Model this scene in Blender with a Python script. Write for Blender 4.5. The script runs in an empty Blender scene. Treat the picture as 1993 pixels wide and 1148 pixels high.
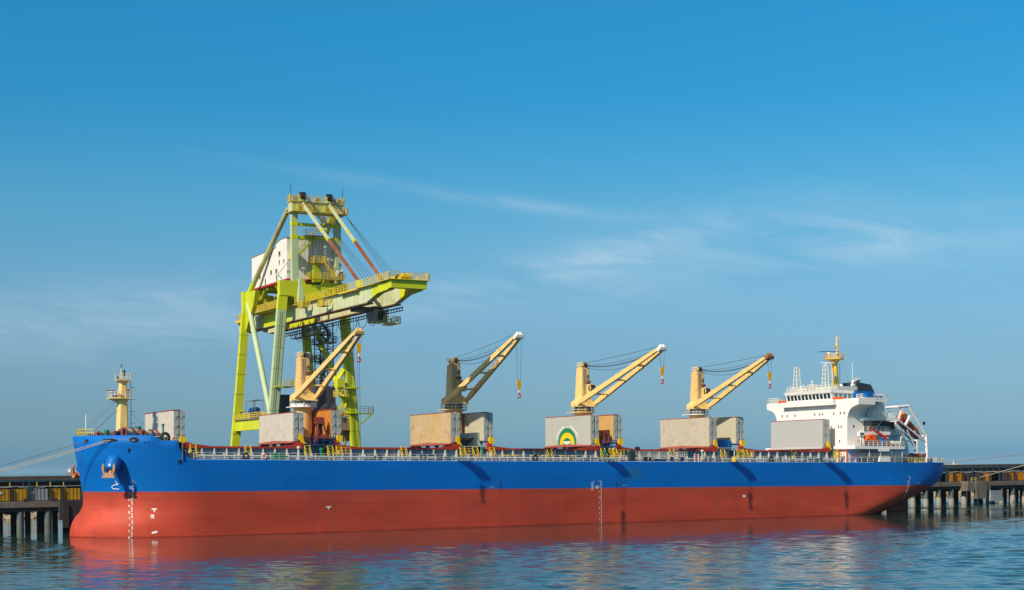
import bpy, bmesh, math, random
from mathutils import Vector, Matrix, Euler
R = math.radians
random.seed(7)
SC = bpy.context.scene
COL = SC.collection

# ------------------------------------------------------------------ camera, sky, sun, exposure
cam_d = bpy.data.cameras.new('camera'); cam = bpy.data.objects.new('camera', cam_d); COL.objects.link(cam)
CAM_H = 10.632
cam.matrix_world = Matrix.Translation((0, 0, CAM_H)) @ Matrix.Rotation(math.atan(0.0112), 4, 'Y') @ Matrix.Rotation(R(90), 4, 'X')
cam_d.sensor_width = 36; cam_d.lens = 2974.15 * 36 / 1993
cam_d.shift_y = 0.1682; cam_d.clip_start = 1; cam_d.clip_end = 60000
SC.camera = cam

TH, TRIM = 0.5106, 0.0088                 # the berth's bearing and the ship's trim by the stern
OS = Vector((-71.99, 251.54, 0.792)); OP = Vector((-71.993, 251.539, 0.0))
SHIP = Matrix.Translation(OS) @ Matrix.Rotation(TH, 4, 'Z') @ Matrix.Rotation(TRIM, 4, 'Y')
PIERF = Matrix.Translation(OP) @ Matrix.Rotation(TH, 4, 'Z')

sun_dir = (Matrix.Rotation(TH, 3, 'Z') @ Vector((1.2, 0.46, -1.0))).normalized()   # the way the light travels
sun_el = math.asin(-sun_dir.z); sun_az = math.atan2(-sun_dir.x, -sun_dir.y)
sd = bpy.data.lights.new('sun', 'SUN'); sd.energy = 5.0; sd.angle = R(0.5); sd.color = (1.0, 0.88, 0.71)
so = bpy.data.objects.new('sun', sd); COL.objects.link(so)
so.rotation_euler = sun_dir.to_track_quat('-Z', 'Y').to_euler(); so.location = (-200, -200, 300)

W = bpy.data.worlds.new('World'); SC.world = W; W.use_nodes = True
nt = W.node_tree; nt.nodes.clear()
def N(t, **k):
    n = nt.nodes.new(t)
    for a, b in k.items(): setattr(n, a, b)
    return n
def L(a, b): nt.links.new(a, b)
wo = N('ShaderNodeOutputWorld'); bg = N('ShaderNodeBackground'); L(bg.outputs[0], wo.inputs[0])
bg.inputs[1].default_value = 0.10
sky = N('ShaderNodeTexSky'); sky.sky_type = 'NISHITA'; sky.sun_disc = False
sky.sun_elevation = sun_el; sky.sun_rotation = sun_az % (2 * math.pi)
sky.air_density = 1.0; sky.dust_density = 1.0; sky.ozone_density = 2.0
tc = N('ShaderNodeTexCoord'); sep = N('ShaderNodeSeparateXYZ'); L(tc.outputs['Generated'], sep.inputs[0])
def MATH(op, a, b=None, c=None, clamp=False):
    n = N('ShaderNodeMath', operation=op); n.use_clamp = clamp
    for i, x in enumerate((a, b, c)):
        if x is None: continue
        if isinstance(x, (int, float)): n.inputs[i].default_value = x
        else: L(x, n.inputs[i])
    return n.outputs[0]
def RAMP(fac, stops, interp='LINEAR'):
    n = N('ShaderNodeValToRGB'); n.color_ramp.interpolation = interp
    e = n.color_ramp.elements
    while len(e) > 1: e.remove(e[-1])
    e[0].position = stops[0][0]; e[0].color = stops[0][1]
    for p, c in stops[1:]:
        x = e.new(p); x.color = c
    L(fac, n.inputs[0]); return n.outputs[0]
def MIX(fac, a, b, mode='MIX'):
    n = N('ShaderNodeMix', data_type='RGBA', blend_type=mode)
    for i, x in ((0, fac), (6, a), (7, b)):
        if isinstance(x, (int, float)): n.inputs[i].default_value = x
        elif isinstance(x, tuple): n.inputs[i].default_value = x
        else: L(x, n.inputs[i])
    return n.outputs[2]
# clear blue, milky towards the sea horizon; unseen zenith warmed to lift the shade
hf = lambda r, g, b: (r / 2, g / 2, b / 2, 1)
tint = RAMP(MATH('MAXIMUM', sep.outputs[2], 0.0), [(0.0, hf(0.34, 0.85, 1.60)), (0.0165, hf(0.42, 0.80, 1.30)), (0.037, hf(0.43, 0.70, 1.04)), (0.07, hf(0.455, 0.72, 0.975)), (0.103, hf(0.48, 0.80, 1.01)),
                              (0.136, hf(0.44, 0.88, 1.05)), (0.169, hf(0.36, 0.93, 1.10)), (0.20, hf(0.25, 0.925, 1.15)), (0.232, hf(0.16, 0.906, 1.186)), (0.283, hf(0.13, 0.95, 1.246)), (0.42, hf(0.6, 0.82, 0.95)), (0.6, hf(1.35, 1.12, 0.95)), (1.0, hf(1.35, 1.1, 0.9))])
vs2 = N('ShaderNodeVectorMath', operation='SCALE'); vs2.inputs['Scale'].default_value = 2.0; L(tint, vs2.inputs[0])
skyc = MIX(1.0, sky.outputs[0], vs2.outputs[0], 'MULTIPLY')
# thin cirrus, laid out by bearing and height in the sky
az = MATH('ARCTAN2', sep.outputs[0], sep.outputs[1]); el = MATH('ARCSINE', sep.outputs[2])
cmb = N('ShaderNodeCombineXYZ'); L(MATH('MULTIPLY', az, 9.0), cmb.inputs[0]); L(MATH('MULTIPLY', MATH('ADD', el, MATH('MULTIPLY', az, 0.12)), 46.0), cmb.inputs[1])
nz = N('ShaderNodeTexNoise'); nz.inputs['Scale'].default_value = 1.0; nz.inputs['Detail'].default_value = 8; nz.inputs['Roughness'].default_value = 0.62; nz.inputs['Distortion'].default_value = 0.9
L(cmb.outputs[0], nz.inputs['Vector'])
cmb2 = N('ShaderNodeCombineXYZ'); L(MATH('MULTIPLY', az, 34.0), cmb2.inputs[0]); L(MATH('MULTIPLY', MATH('ADD', el, MATH('MULTIPLY', az, 0.25)), 120.0), cmb2.inputs[1])
nz2 = N('ShaderNodeTexNoise'); nz2.inputs['Scale'].default_value = 1.0; nz2.inputs['Detail'].default_value = 6; nz2.inputs['Roughness'].default_value = 0.6; nz2.inputs['Distortion'].default_value = 1.4
L(cmb2.outputs[0], nz2.inputs['Vector'])
def gauss(az0, el0, wa, we, tilt):          # a long soft bank of cirrus around one bearing
    da = MATH('SUBTRACT', az, az0); de = MATH('SUBTRACT', MATH('SUBTRACT', el, el0), MATH('MULTIPLY', da, tilt))
    q = MATH('ADD', MATH('POWER', MATH('ABSOLUTE', MATH('DIVIDE', da, wa)), 2.0), MATH('POWER', MATH('ABSOLUTE', MATH('DIVIDE', de, we)), 2.0))
    return MATH('POWER', 2.718, MATH('MULTIPLY', q, -1.0))
banks = None
for a in [(0.13, 0.135, 0.14, 0.028, 0.10, 1.0), (0.215, 0.142, 0.050, 0.010, -0.14, 1.9), (-0.02, 0.174, 0.11, 0.0045, -0.145, 1.0), (-0.27, 0.097, 0.14, 0.022, 0.06, 1.5),
          (0.03, 0.128, 0.10, 0.012, 0.24, 1.5), (0.3, 0.14, 0.06, 0.02, 0.0, 0.6), (1.2, 0.2, 0.5, 0.1, 0.0, 0.8), (-1.3, 0.25, 0.5, 0.1, 0.1, 0.8)]:
    g = MATH('MULTIPLY', gauss(*a[:5]), a[5]); banks = g if banks is None else MATH('ADD', banks, g)
wisp = MATH('MULTIPLY', RAMP(nz.outputs[0], [(0.30, (0, 0, 0, 1)), (0.80, (1, 1, 1, 1))]), MATH('ADD', 0.55, MATH('MULTIPLY', nz2.outputs[0], 0.9)))
cf = MATH('MULTIPLY', MATH('MULTIPLY', wisp, banks), 0.40, clamp=True)
skyc = MIX(cf, skyc, (5.6, 7.2, 8.2, 1))
L(skyc, bg.inputs[0])

SC.view_settings.view_transform = 'Standard'; SC.view_settings.look = 'None'
SC.view_settings.exposure = 0.0; SC.view_settings.gamma = 1.0; SC.view_settings.use_curve_mapping = False
SC.cycles.max_bounces = 6; SC.cycles.caustics_reflective = False; SC.cycles.caustics_refractive = False

# ------------------------------------------------------------------ materials
def srgb(r, g, b):
    f = lambda c: (c / 12.92 if c <= 0.04045 else ((c + 0.055) / 1.055) ** 2.4)
    return (f(r / 255), f(g / 255), f(b / 255), 1)
MATS = {}
def base_mat(name):
    global nt
    m = bpy.data.materials.new(name); m.use_nodes = True; nt = m.node_tree
    nt.nodes.clear(); out = N('ShaderNodeOutputMaterial'); p = N('ShaderNodeBsdfPrincipled'); L(p.outputs[0], out.inputs[0])
    MATS[name] = m
    return m, p
def noise(vec, scale, detail=5, rough=0.55, dist=0.0, stretch=None):
    if stretch:
        mp = N('ShaderNodeMapping'); mp.inputs['Scale'].default_value = stretch; L(vec, mp.inputs[0]); vec = mp.outputs[0]
    n = N('ShaderNodeTexNoise'); n.inputs['Scale'].default_value = scale; n.inputs['Detail'].default_value = detail
    n.inputs['Roughness'].default_value = rough; n.inputs['Distortion'].default_value = dist
    L(vec, n.inputs['Vector']); return n.outputs[0]
def grey(v): return (v, v, v, 1)
RUST = (0.20, 0.065, 0.022, 1)
def paint(name, col, rough=0.45, mott=0.18, scale=0.5, streak=0.0, streak_col=RUST, spots=0.0, spot_col=RUST, spot_scale=0.9, metal=0.0, spec=0.4, fade=0.0, fade_col=(0.5, 0.5, 0.5, 1), bump=0.0):
    m, p = base_mat(name)
    l_ = 0.3 * col[0] + 0.59 * col[1] + 0.11 * col[2]; col = tuple(min(0.92, max(0.002, l_ + (x - l_) * 1.16)) for x in col[:3]) + (1,)
    co = N('ShaderNodeTexCoord').outputs['Object']
    c = MIX(1.0, col, RAMP(noise(co, scale, 6, 0.6), [(0.25, grey(1 - mott)), (0.75, grey(1 + mott * 0.6))]), 'MULTIPLY')
    if fade: c = MIX(MATH('MULTIPLY', RAMP(noise(co, scale * 0.4, 7, 0.65, 0.6), [(0.42, grey(0)), (0.62, grey(1))]), fade), c, fade_col)
    if streak: c = MIX(MATH('MULTIPLY', RAMP(noise(co, 1.0, 4, 0.6, 0.0, (1.6, 1.6, 0.07)), [(0.50, grey(0)), (0.72, grey(1))]), streak), c, streak_col)
    if spots: c = MIX(MATH('MULTIPLY', RAMP(noise(co, spot_scale, 8, 0.68, 0.4), [(0.56, grey(0)), (0.66, grey(1))]), spots), c, spot_col)
    L(c, p.inputs['Base Color'])
    p.inputs['Metallic'].default_value = metal; p.inputs['Specular IOR Level'].default_value = spec
    r = RAMP(noise(co, scale * 2.3, 4), [(0.3, grey(max(0.05, rough - 0.12))), (0.7, grey(min(1, rough + 0.15)))]); L(r, p.inputs['Roughness'])
    if bump:
        b = N('ShaderNodeBump'); b.inputs['Strength'].default_value = bump; b.inputs['Distance'].default_value = 0.05
        L(noise(co, 6.0, 5), b.inputs['Height']); L(b.outputs[0], p.inputs['Normal'])
    return m

def hull_paint():
    m, p = base_mat('hull_paint')
    co = N('ShaderNodeTexCoord').outputs['Object']; sp = N('ShaderNodeSeparateXYZ'); L(co, sp.inputs[0])
    red = MIX(1.0, (0.52, 0.066, 0.034, 1), RAMP(noise(co, 0.13, 7, 0.62, 0.3, (0.35, 1, 1.4)), [(0.3, grey(0.72)), (0.7, grey(1.16))]), 'MULTIPLY')
    red = MIX(MATH('MULTIPLY', RAMP(noise(co, 1.0, 5, 0.6, 0.2, (0.9, 0.9, 0.10)), [(0.5, grey(0)), (0.75, grey(1))]), 0.30), red, (0.20, 0.065, 0.055, 1))
    red = MIX(MATH('MULTIPLY', RAMP(noise(co, 1.0, 6, 0.65, 0.3, (0.05, 0.3, 0.8)), [(0.55, grey(0)), (0.7, grey(1))]), 0.28), red, (0.47, 0.12, 0.085, 1))
    # scuffed, greyish band just under the boot top and a fresh wet line at the water
    band = MATH('MULTIPLY', RAMP(MATH('DIVIDE', MATH('SUBTRACT', sp.outputs[2], 5.2), 1.4), [(0, grey(0)), (0.9, grey(1))]), RAMP(noise(co, 1, 5, 0.6, 0, (0.12, 0.3, 0.5)), [(0.42, grey(0)), (0.62, grey(0.4))]))
    red = MIX(band, red, (0.20, 0.08, 0.07, 1))
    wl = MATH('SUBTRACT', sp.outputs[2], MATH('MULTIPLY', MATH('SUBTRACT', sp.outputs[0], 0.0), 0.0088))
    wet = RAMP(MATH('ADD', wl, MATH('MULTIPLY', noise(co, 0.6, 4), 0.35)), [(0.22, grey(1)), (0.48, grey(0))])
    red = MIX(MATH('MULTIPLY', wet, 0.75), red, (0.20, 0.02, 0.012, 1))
    blue = MIX(1.0, (0.0005, 0.142, 0.53, 1), RAMP(noise(co, 0.11, 7, 0.6, 0.3, (0.4, 1, 1.2)), [(0.3, grey(0.86)), (0.7, grey(1.10))]), 'MULTIPLY')
    blue = MIX(MATH('MULTIPLY', RAMP(noise(co, 1.0, 4, 0.6, 0.0, (0.03, 0.1, 1.6)), [(0.5, grey(0)), (0.7, grey(1))]), 0.22), blue, (0.001, 0.12, 0.38, 1))
    # green scuff where the anchor chain has worn the bow
    d = N('ShaderNodeVectorMath', operation='DISTANCE'); mp = N('ShaderNodeMapping'); mp.inputs['Scale'].default_value = (0.6, 0.2, 1.0); L(co, mp.inputs[0]); L(mp.outputs[0], d.inputs[0]); d.inputs[1].default_value = (3.9, -2.4, 9.4)
    sc = MATH('MULTIPLY', RAMP(MATH('ADD', MATH('DIVIDE', d.outputs['Value'], 3.2), MATH('MULTIPLY', noise(co, 0.8, 6), 0.7)), [(0.5, grey(0.75)), (0.9, grey(0))]), 0.75)
    blue = MIX(sc, blue, (0.03, 0.16, 0.24, 1))
    scr = MATH('MULTIPLY', RAMP(noise(co, 1.0, 8, 0.7, 0.3, (0.5, 0.5, 0.18)), [(0.66, grey(0)), (0.74, grey(1))]), 0.35)
    blue = MIX(scr, blue, (0.05, 0.22, 0.5, 1))
    edge = MATH('ADD', sp.outputs[2], MATH('MULTIPLY', MATH('SUBTRACT', noise(co, 0.5, 3), 0.5), 0.06))
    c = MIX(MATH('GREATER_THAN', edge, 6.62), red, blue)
    bk = N('ShaderNodeTexBrick'); cb0 = N('ShaderNodeCombineXYZ'); L(sp.outputs[0], cb0.inputs[0]); L(sp.outputs[2], cb0.inputs[1]); L(cb0.outputs[0], bk.inputs['Vector'])
    bk.inputs['Scale'].default_value = 1; bk.inputs['Brick Width'].default_value = 9; bk.inputs['Row Height'].default_value = 2.3; bk.inputs['Mortar Size'].default_value = 0.045; bk.inputs['Mortar Smooth'].default_value = 0.5
    bk.inputs['Color1'].default_value = grey(0.95); bk.inputs['Color2'].default_value = grey(1.04); bk.inputs['Mortar'].default_value = grey(0.86)
    c = MIX(1.0, c, bk.outputs['Color'], 'MULTIPLY')
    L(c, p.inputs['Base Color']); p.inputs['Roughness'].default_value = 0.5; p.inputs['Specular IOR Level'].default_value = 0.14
    # plate seams and the slight quilting of welded plating
    br = N('ShaderNodeTexBrick'); cb = N('ShaderNodeCombineXYZ'); L(sp.outputs[0], cb.inputs[0]); L(sp.outputs[2], cb.inputs[1]); L(cb.outputs[0], br.inputs['Vector'])
    br.inputs['Scale'].default_value = 1; br.inputs['Brick Width'].default_value = 9; br.inputs['Row Height'].default_value = 2.3; br.inputs['Mortar Size'].default_value = 0.035; br.inputs['Mortar Smooth'].default_value = 0.6
    h = MATH('ADD', MATH('MULTIPLY', br.outputs['Fac'], 0.25), MATH('MULTIPLY', noise(co, 0.7, 3, 0.5), 0.8))
    b = N('ShaderNodeBump'); b.inputs['Strength'].default_value = 0.4; b.inputs['Distance'].default_value = 0.07; L(h, b.inputs['Height']); L(b.outputs[0], p.inputs['Normal'])
    return m

def water_mat():
    m, p = base_mat('harbour_water')
    g = N('ShaderNodeNewGeometry').outputs['Position']
    mp = N('ShaderNodeMapping'); mp.inputs['Rotation'].default_value = (0, 0, -TH); L(g, mp.inputs[0]); sp = N('ShaderNodeSeparateXYZ')
    # distance from the ship's port side: the water lies calm in her lee
    vr = N('ShaderNodeVectorRotate'); vr.rotation_type = 'Z_AXIS'; vr.inputs['Angle'].default_value = -TH; vr.inputs['Center'].default_value = OP; L(g, vr.inputs['Vector'])
    L(vr.outputs[0], sp.inputs[0])
    dist = MATH('SUBTRACT', OP.y - 15.0, sp.outputs[1])
    lee = RAMP(MATH('DIVIDE', MATH('ADD', dist, MATH('MULTIPLY', MATH('SUBTRACT', noise(g, 0.03, 3), 0.5), 50)), 110), [(0.0, grey(0.08)), (0.25, grey(0.2)), (0.6, grey(0.8)), (1, grey(1))])
    patch = RAMP(noise(g, 0.012, 4, 0.6, 0.5), [(0.35, grey(0.65)), (0.65, grey(1.15))])
    h1 = noise(g, 2.2, 3, 0.55, 0.5)
    h = MATH('MULTIPLY', h1, MATH('MULTIPLY', lee, patch))
    b = N('ShaderNodeBump'); b.inputs['Strength'].default_value = 1.0; b.inputs['Distance'].default_value = 0.02; L(h, b.inputs['Height']); L(b.outputs[0], p.inputs['Normal'])
    s2 = N('ShaderNodeSeparateXYZ'); L(g, s2.inputs[0])
    L(RAMP(MATH('DIVIDE', s2.outputs[1], 2000.0), [(0.23, grey(0.03)), (0.5, grey(0.10)), (1.0, grey(0.12))]), p.inputs['Roughness'])
    p.inputs['Base Color'].default_value = (0.020, 0.050, 0.040, 1)
    p.inputs['IOR'].default_value = 1.33; p.inputs['Specular IOR Level'].default_value = 0.5
    return m
hull_paint(); water_mat()
CREAM = srgb(236, 208, 140)
paint('crane_cream', (0.80, 0.60, 0.27, 1), 0.42, 0.12, streak=0.16, streak_col=(0.45, 0.22, 0.06, 1), spots=0.10)
paint('crane_cream_rusty', (0.88, 0.58, 0.30, 1), 0.55, 0.22, streak=0.6, streak_col=(0.40, 0.17, 0.06, 1), spots=0.4, fade=0.4, fade_col=(0.55, 0.35, 0.18, 1))
paint('crane_cream_worn', (0.78, 0.54, 0.25, 1), 0.5, 0.18, streak=0.45, streak_col=(0.42, 0.17, 0.06, 1), spots=0.35)
paint('jib_rusty', (0.88, 0.62, 0.30, 1), 0.5, 0.2, scale=0.8, spots=0.55, spot_col=(0.22, 0.12, 0.05, 1), spot_scale=0.6, streak=0.3)
paint('mast_cream', (0.82, 0.61, 0.27, 1), 0.4, 0.1, streak=0.38, streak_col=(0.50, 0.22, 0.05, 1))
paint('radar_mast_yellow', (0.80, 0.52, 0.13, 1), 0.4, 0.1, streak=0.1)
paint('cover_grey_rusty', (0.56, 0.53, 0.47, 1), 0.6, 0.12, streak=0.2, streak_col=(0.40, 0.30, 0.2, 1), spots=0.55, spot_col=(0.42, 0.19, 0.08, 1), spot_scale=0.8, fade=0.4, fade_col=(0.57, 0.50, 0.40, 1))
paint('cover_buff', (0.56, 0.40, 0.21, 1), 0.65, 0.2, streak=0.35, streak_col=(0.42, 0.22, 0.1, 1), spots=0.6, spot_col=(0.38, 0.19, 0.08, 1), spot_scale=0.45, fade=0.4, fade_col=(0.50, 0.46, 0.38, 1))
paint('cover_clean', (0.47, 0.47, 0.42, 1), 0.5, 0.06, streak=0.08, streak_col=(0.3, 0.28, 0.24, 1))
paint('cover_beige', (0.53, 0.47, 0.37, 1), 0.6, 0.14, streak=0.25, streak_col=(0.38, 0.26, 0.15, 1), spots=0.6, spot_col=(0.36, 0.17, 0.08, 1), spot_scale=0.9, fade=0.35, fade_col=(0.50, 0.48, 0.43, 1))
paint('cover_new_grey', (0.46, 0.46, 0.44, 1), 0.45, 0.04)
paint('cover_orange_rust', (0.50, 0.20, 0.055, 1), 0.7, 0.22, streak=0.4, streak_col=(0.30, 0.10, 0.03, 1), spots=0.3, spot_col=(0.55, 0.36, 0.2, 1))
paint('cover_tan', (0.56, 0.36, 0.16, 1), 0.65, 0.15, streak=0.35, streak_col=(0.32, 0.15, 0.06, 1))
paint('cover_pale', (0.50, 0.47, 0.36, 1), 0.6, 0.08, streak=0.15, streak_col=(0.4, 0.28, 0.15, 1))
paint('panel_edge_grey', (0.42, 0.44, 0.41, 1), 0.5, 0.10, streak=0.15, streak_col=(0.22, 0.2, 0.17, 1))
paint('steel_dark', (0.035, 0.04, 0.045, 1), 0.5, 0.2)
paint('steel_black', (0.012, 0.012, 0.014, 1), 0.5, 0.2)
paint('steel_grey', (0.26, 0.29, 0.30, 1), 0.5, 0.2, streak=0.3, streak_col=(0.2, 0.15, 0.1, 1))
paint('coaming_grey', (0.24, 0.30, 0.33, 1), 0.5, 0.2, streak=0.25, streak_col=(0.15, 0.13, 0.11, 1))
paint('stay_white', (0.56, 0.55, 0.48, 1), 0.5, 0.15, streak=0.25, streak_col=(0.35, 0.24, 0.14, 1))
paint('rim_red', (0.40, 0.055, 0.035, 1), 0.5, 0.25, streak=0.2, streak_col=(0.2, 0.05, 0.03, 1))
paint('bright_red', (0.58, 0.05, 0.035, 1), 0.45, 0.15)
paint('lip_pink', (0.33, 0.11, 0.08, 1), 0.6, 0.25, spots=0.5, spot_col=(0.50, 0.38, 0.28, 1))
paint('stay_rust_red', (0.25, 0.075, 0.04, 1), 0.75, 0.3, fade=0.45, fade_col=(0.36, 0.22, 0.13, 1), scale=0.7, spots=0.4, spot_col=(0.14, 0.05, 0.03, 1))
paint('deck_red', (0.20, 0.07, 0.05, 1), 0.7, 0.25, spots=0.3)
paint('deck_grey_green', (0.14, 0.16, 0.13, 1), 0.7, 0.2, spots=0.3)
paint('rail_white', (0.76, 0.73, 0.64, 1), 0.45, 0.1, streak=0.1)
paint('white', (0.80, 0.79, 0.76, 1), 0.38, 0.03, scale=0.2, streak=0.05, streak_col=(0.55, 0.42, 0.28, 1))
paint('white_shade', (0.60, 0.66, 0.66, 1), 0.4, 0.04)  # greyer, bluer copy of white with shade put into the colour
paint('grey_light', (0.50, 0.52, 0.50, 1), 0.45, 0.08)
paint('safety_yellow', (0.84, 0.58, 0.012, 1), 0.45, 0.12, streak=0.12)
paint('hook_yellow', (0.78, 0.45, 0.02, 1), 0.4, 0.15, spots=0.2)
paint('green', (0.02, 0.17, 0.09, 1), 0.45, 0.15)
paint('orange', (0.85, 0.13, 0.02, 1), 0.4, 0.06)
paint('lifeboat_orange', (0.85, 0.24, 0.02, 1), 0.35, 0.06)
paint('lifeboat_maroon', (0.36, 0.06, 0.035, 1), 0.4, 0.12)
paint('funnel_black', (0.028, 0.035, 0.05, 1), 0.45, 0.1)
paint('blue', (0.004, 0.115, 0.36, 1), 0.42, 0.1)
paint('bolster_blue', (0.002, 0.15, 0.46, 1), 0.25, 0.05, spec=0.5)
paint('frame_blue', (0.012, 0.06, 0.17, 1), 0.5, 0.15)
paint('stainless', (0.62, 0.62, 0.62, 1), 0.35, 0.1, metal=0.3)
paint('rust', (0.30, 0.135, 0.065, 1), 0.8, 0.3, spots=0.4, spot_col=(0.5, 0.33, 0.22, 1))
paint('anchor_rust', (0.46, 0.27, 0.17, 1), 0.85, 0.25, spots=0.4, spot_col=(0.25, 0.12, 0.06, 1))
paint('anchor_orange', (0.50, 0.19, 0.04, 1), 0.85, 0.25, spots=0.3)
paint('grab_red', (0.17, 0.034, 0.026, 1), 0.6, 0.25, spots=0.3)
paint('glass', (0.02, 0.035, 0.04, 1), 0.08, 0.1, spec=0.7)
paint('glass_green', (0.12, 0.22, 0.22, 1), 0.1, 0.1, spec=0.7)
paint('rope', (0.50, 0.43, 0.33, 1), 0.85, 0.2)
paint('rope_dark', (0.16, 0.14, 0.11, 1), 0.85, 0.2)
paint('lime', (0.58, 0.62, 0.012, 1), 0.5, 0.16, scale=0.25, streak=0.10, streak_col=(0.3, 0.25, 0.05, 1), fade=0.25, fade_col=(0.56, 0.60, 0.10, 1))
paint('lime_deep', (0.34, 0.42, 0.02, 1), 0.5, 0.2, scale=0.25, streak=0.2, streak_col=(0.2, 0.17, 0.05, 1))
paint('mint', (0.46, 0.56, 0.36, 1), 0.55, 0.12, scale=0.3, streak=0.12, streak_col=(0.4, 0.3, 0.15, 1), fade=0.3, fade_col=(0.52, 0.58, 0.25, 1))
paint('mint_girder', (0.55, 0.60, 0.40, 1), 0.55, 0.12, scale=0.3, streak=0.55, streak_col=(0.36, 0.25, 0.13, 1), fade=0.3, fade_col=(0.55, 0.50, 0.28, 1))
paint('stay_patchy', (0.46, 0.50, 0.22, 1), 0.6, 0.2, fade=1.0, fade_col=(0.36, 0.24, 0.15, 1), scale=0.55)
paint('stay_rusty', (0.55, 0.58, 0.36, 1), 0.6, 0.15, fade=0.95, fade_col=(0.30, 0.09, 0.05, 1), scale=0.32)
paint('walk_yellow', (0.68, 0.52, 0.05, 1), 0.5, 0.2, streak=0.3, streak_col=(0.4, 0.22, 0.05, 1), fade=0.35, fade_col=(0.66, 0.58, 0.30, 1))
paint('house_white', (0.80, 0.77, 0.73, 1), 0.5, 0.05, streak=0.4, streak_col=(0.42, 0.28, 0.22, 1), scale=0.2)
paint('window_dark', (0.06, 0.05, 0.045, 1), 0.4, 0.3)
paint('hopper', (0.055, 0.055, 0.075, 1), 0.6, 0.3, streak=0.4, streak_col=(0.12, 0.09, 0.07, 1))
paint('cab_grey', (0.36, 0.30, 0.27, 1), 0.6, 0.2)
paint('sill_brown', (0.28, 0.20, 0.13, 1), 0.7, 0.25, streak=0.6, streak_col=(0.12, 0.08, 0.05, 1))
paint('pile_concrete', (0.12, 0.14, 0.135, 1), 0.85, 0.3, scale=0.9, streak=0.4, streak_col=(0.06, 0.07, 0.06, 1), bump=0.3)
paint('pile_shaded', (0.03, 0.033, 0.03, 1), 0.85, 0.3, scale=0.9, bump=0.3)
paint('pile_sunlit', (0.34, 0.33, 0.28, 1), 0.85, 0.25, scale=1.2, spots=0.3, spot_col=(0.12, 0.12, 0.09, 1), bump=0.3)  # pale tone standing for the sunlit lower ends of the piles
paint('pier_concrete', (0.16, 0.135, 0.11, 1), 0.9, 0.35, scale=0.5, streak=0.5, streak_col=(0.05, 0.045, 0.04, 1), bump=0.4)
paint('pier_black', (0.035, 0.033, 0.032, 1), 0.85, 0.4, scale=0.6, spots=0.25, spot_col=(0.10, 0.08, 0.07, 1))
paint('gallery_brown', (0.075, 0.055, 0.045, 1), 0.85, 0.4, scale=0.7, streak=0.5, streak_col=(0.12, 0.085, 0.06, 1))  # dark brown, mottled and streaked, for the conveyor gallery
paint('panel_amber', (0.42, 0.25, 0.02, 1), 0.6, 0.3, scale=0.6, streak=0.45, streak_col=(0.22, 0.09, 0.015, 1))
paint('panel_orange', (0.52, 0.22, 0.02, 1), 0.6, 0.35, scale=0.5, spots=0.45, spot_col=(0.2, 0.08, 0.015, 1), spot_scale=0.5)
paint('girder_blue', (0.012, 0.055, 0.09, 1), 0.6, 0.3, streak=0.3, streak_col=(0.05, 0.06, 0.06, 1))
paint('rock', (0.33, 0.27, 0.20, 1), 0.95, 0.5, scale=0.8, bump=0.8)
paint('island_rock', (0.30, 0.31, 0.30, 1), 0.95, 0.3, scale=0.05)
paint('far_red', (0.35, 0.10, 0.08, 1), 0.6, 0.1)
paint('mark_white', (0.78, 0.76, 0.72, 1), 0.55, 0.06)
paint('mark_faded', (0.42, 0.52, 0.60, 1), 0.55, 0.1)
paint('logo_green', (0.035, 0.22, 0.10, 1), 0.5, 0.05)
paint('logo_yellow', (0.85, 0.58, 0.01, 1), 0.5, 0.04)
paint('skin', (0.30, 0.17, 0.11, 1), 0.6, 0.1)
paint('overall_blue', (0.04, 0.10, 0.25, 1), 0.8, 0.15)
paint('wood', (0.24, 0.14, 0.07, 1), 0.8, 0.3)

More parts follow.
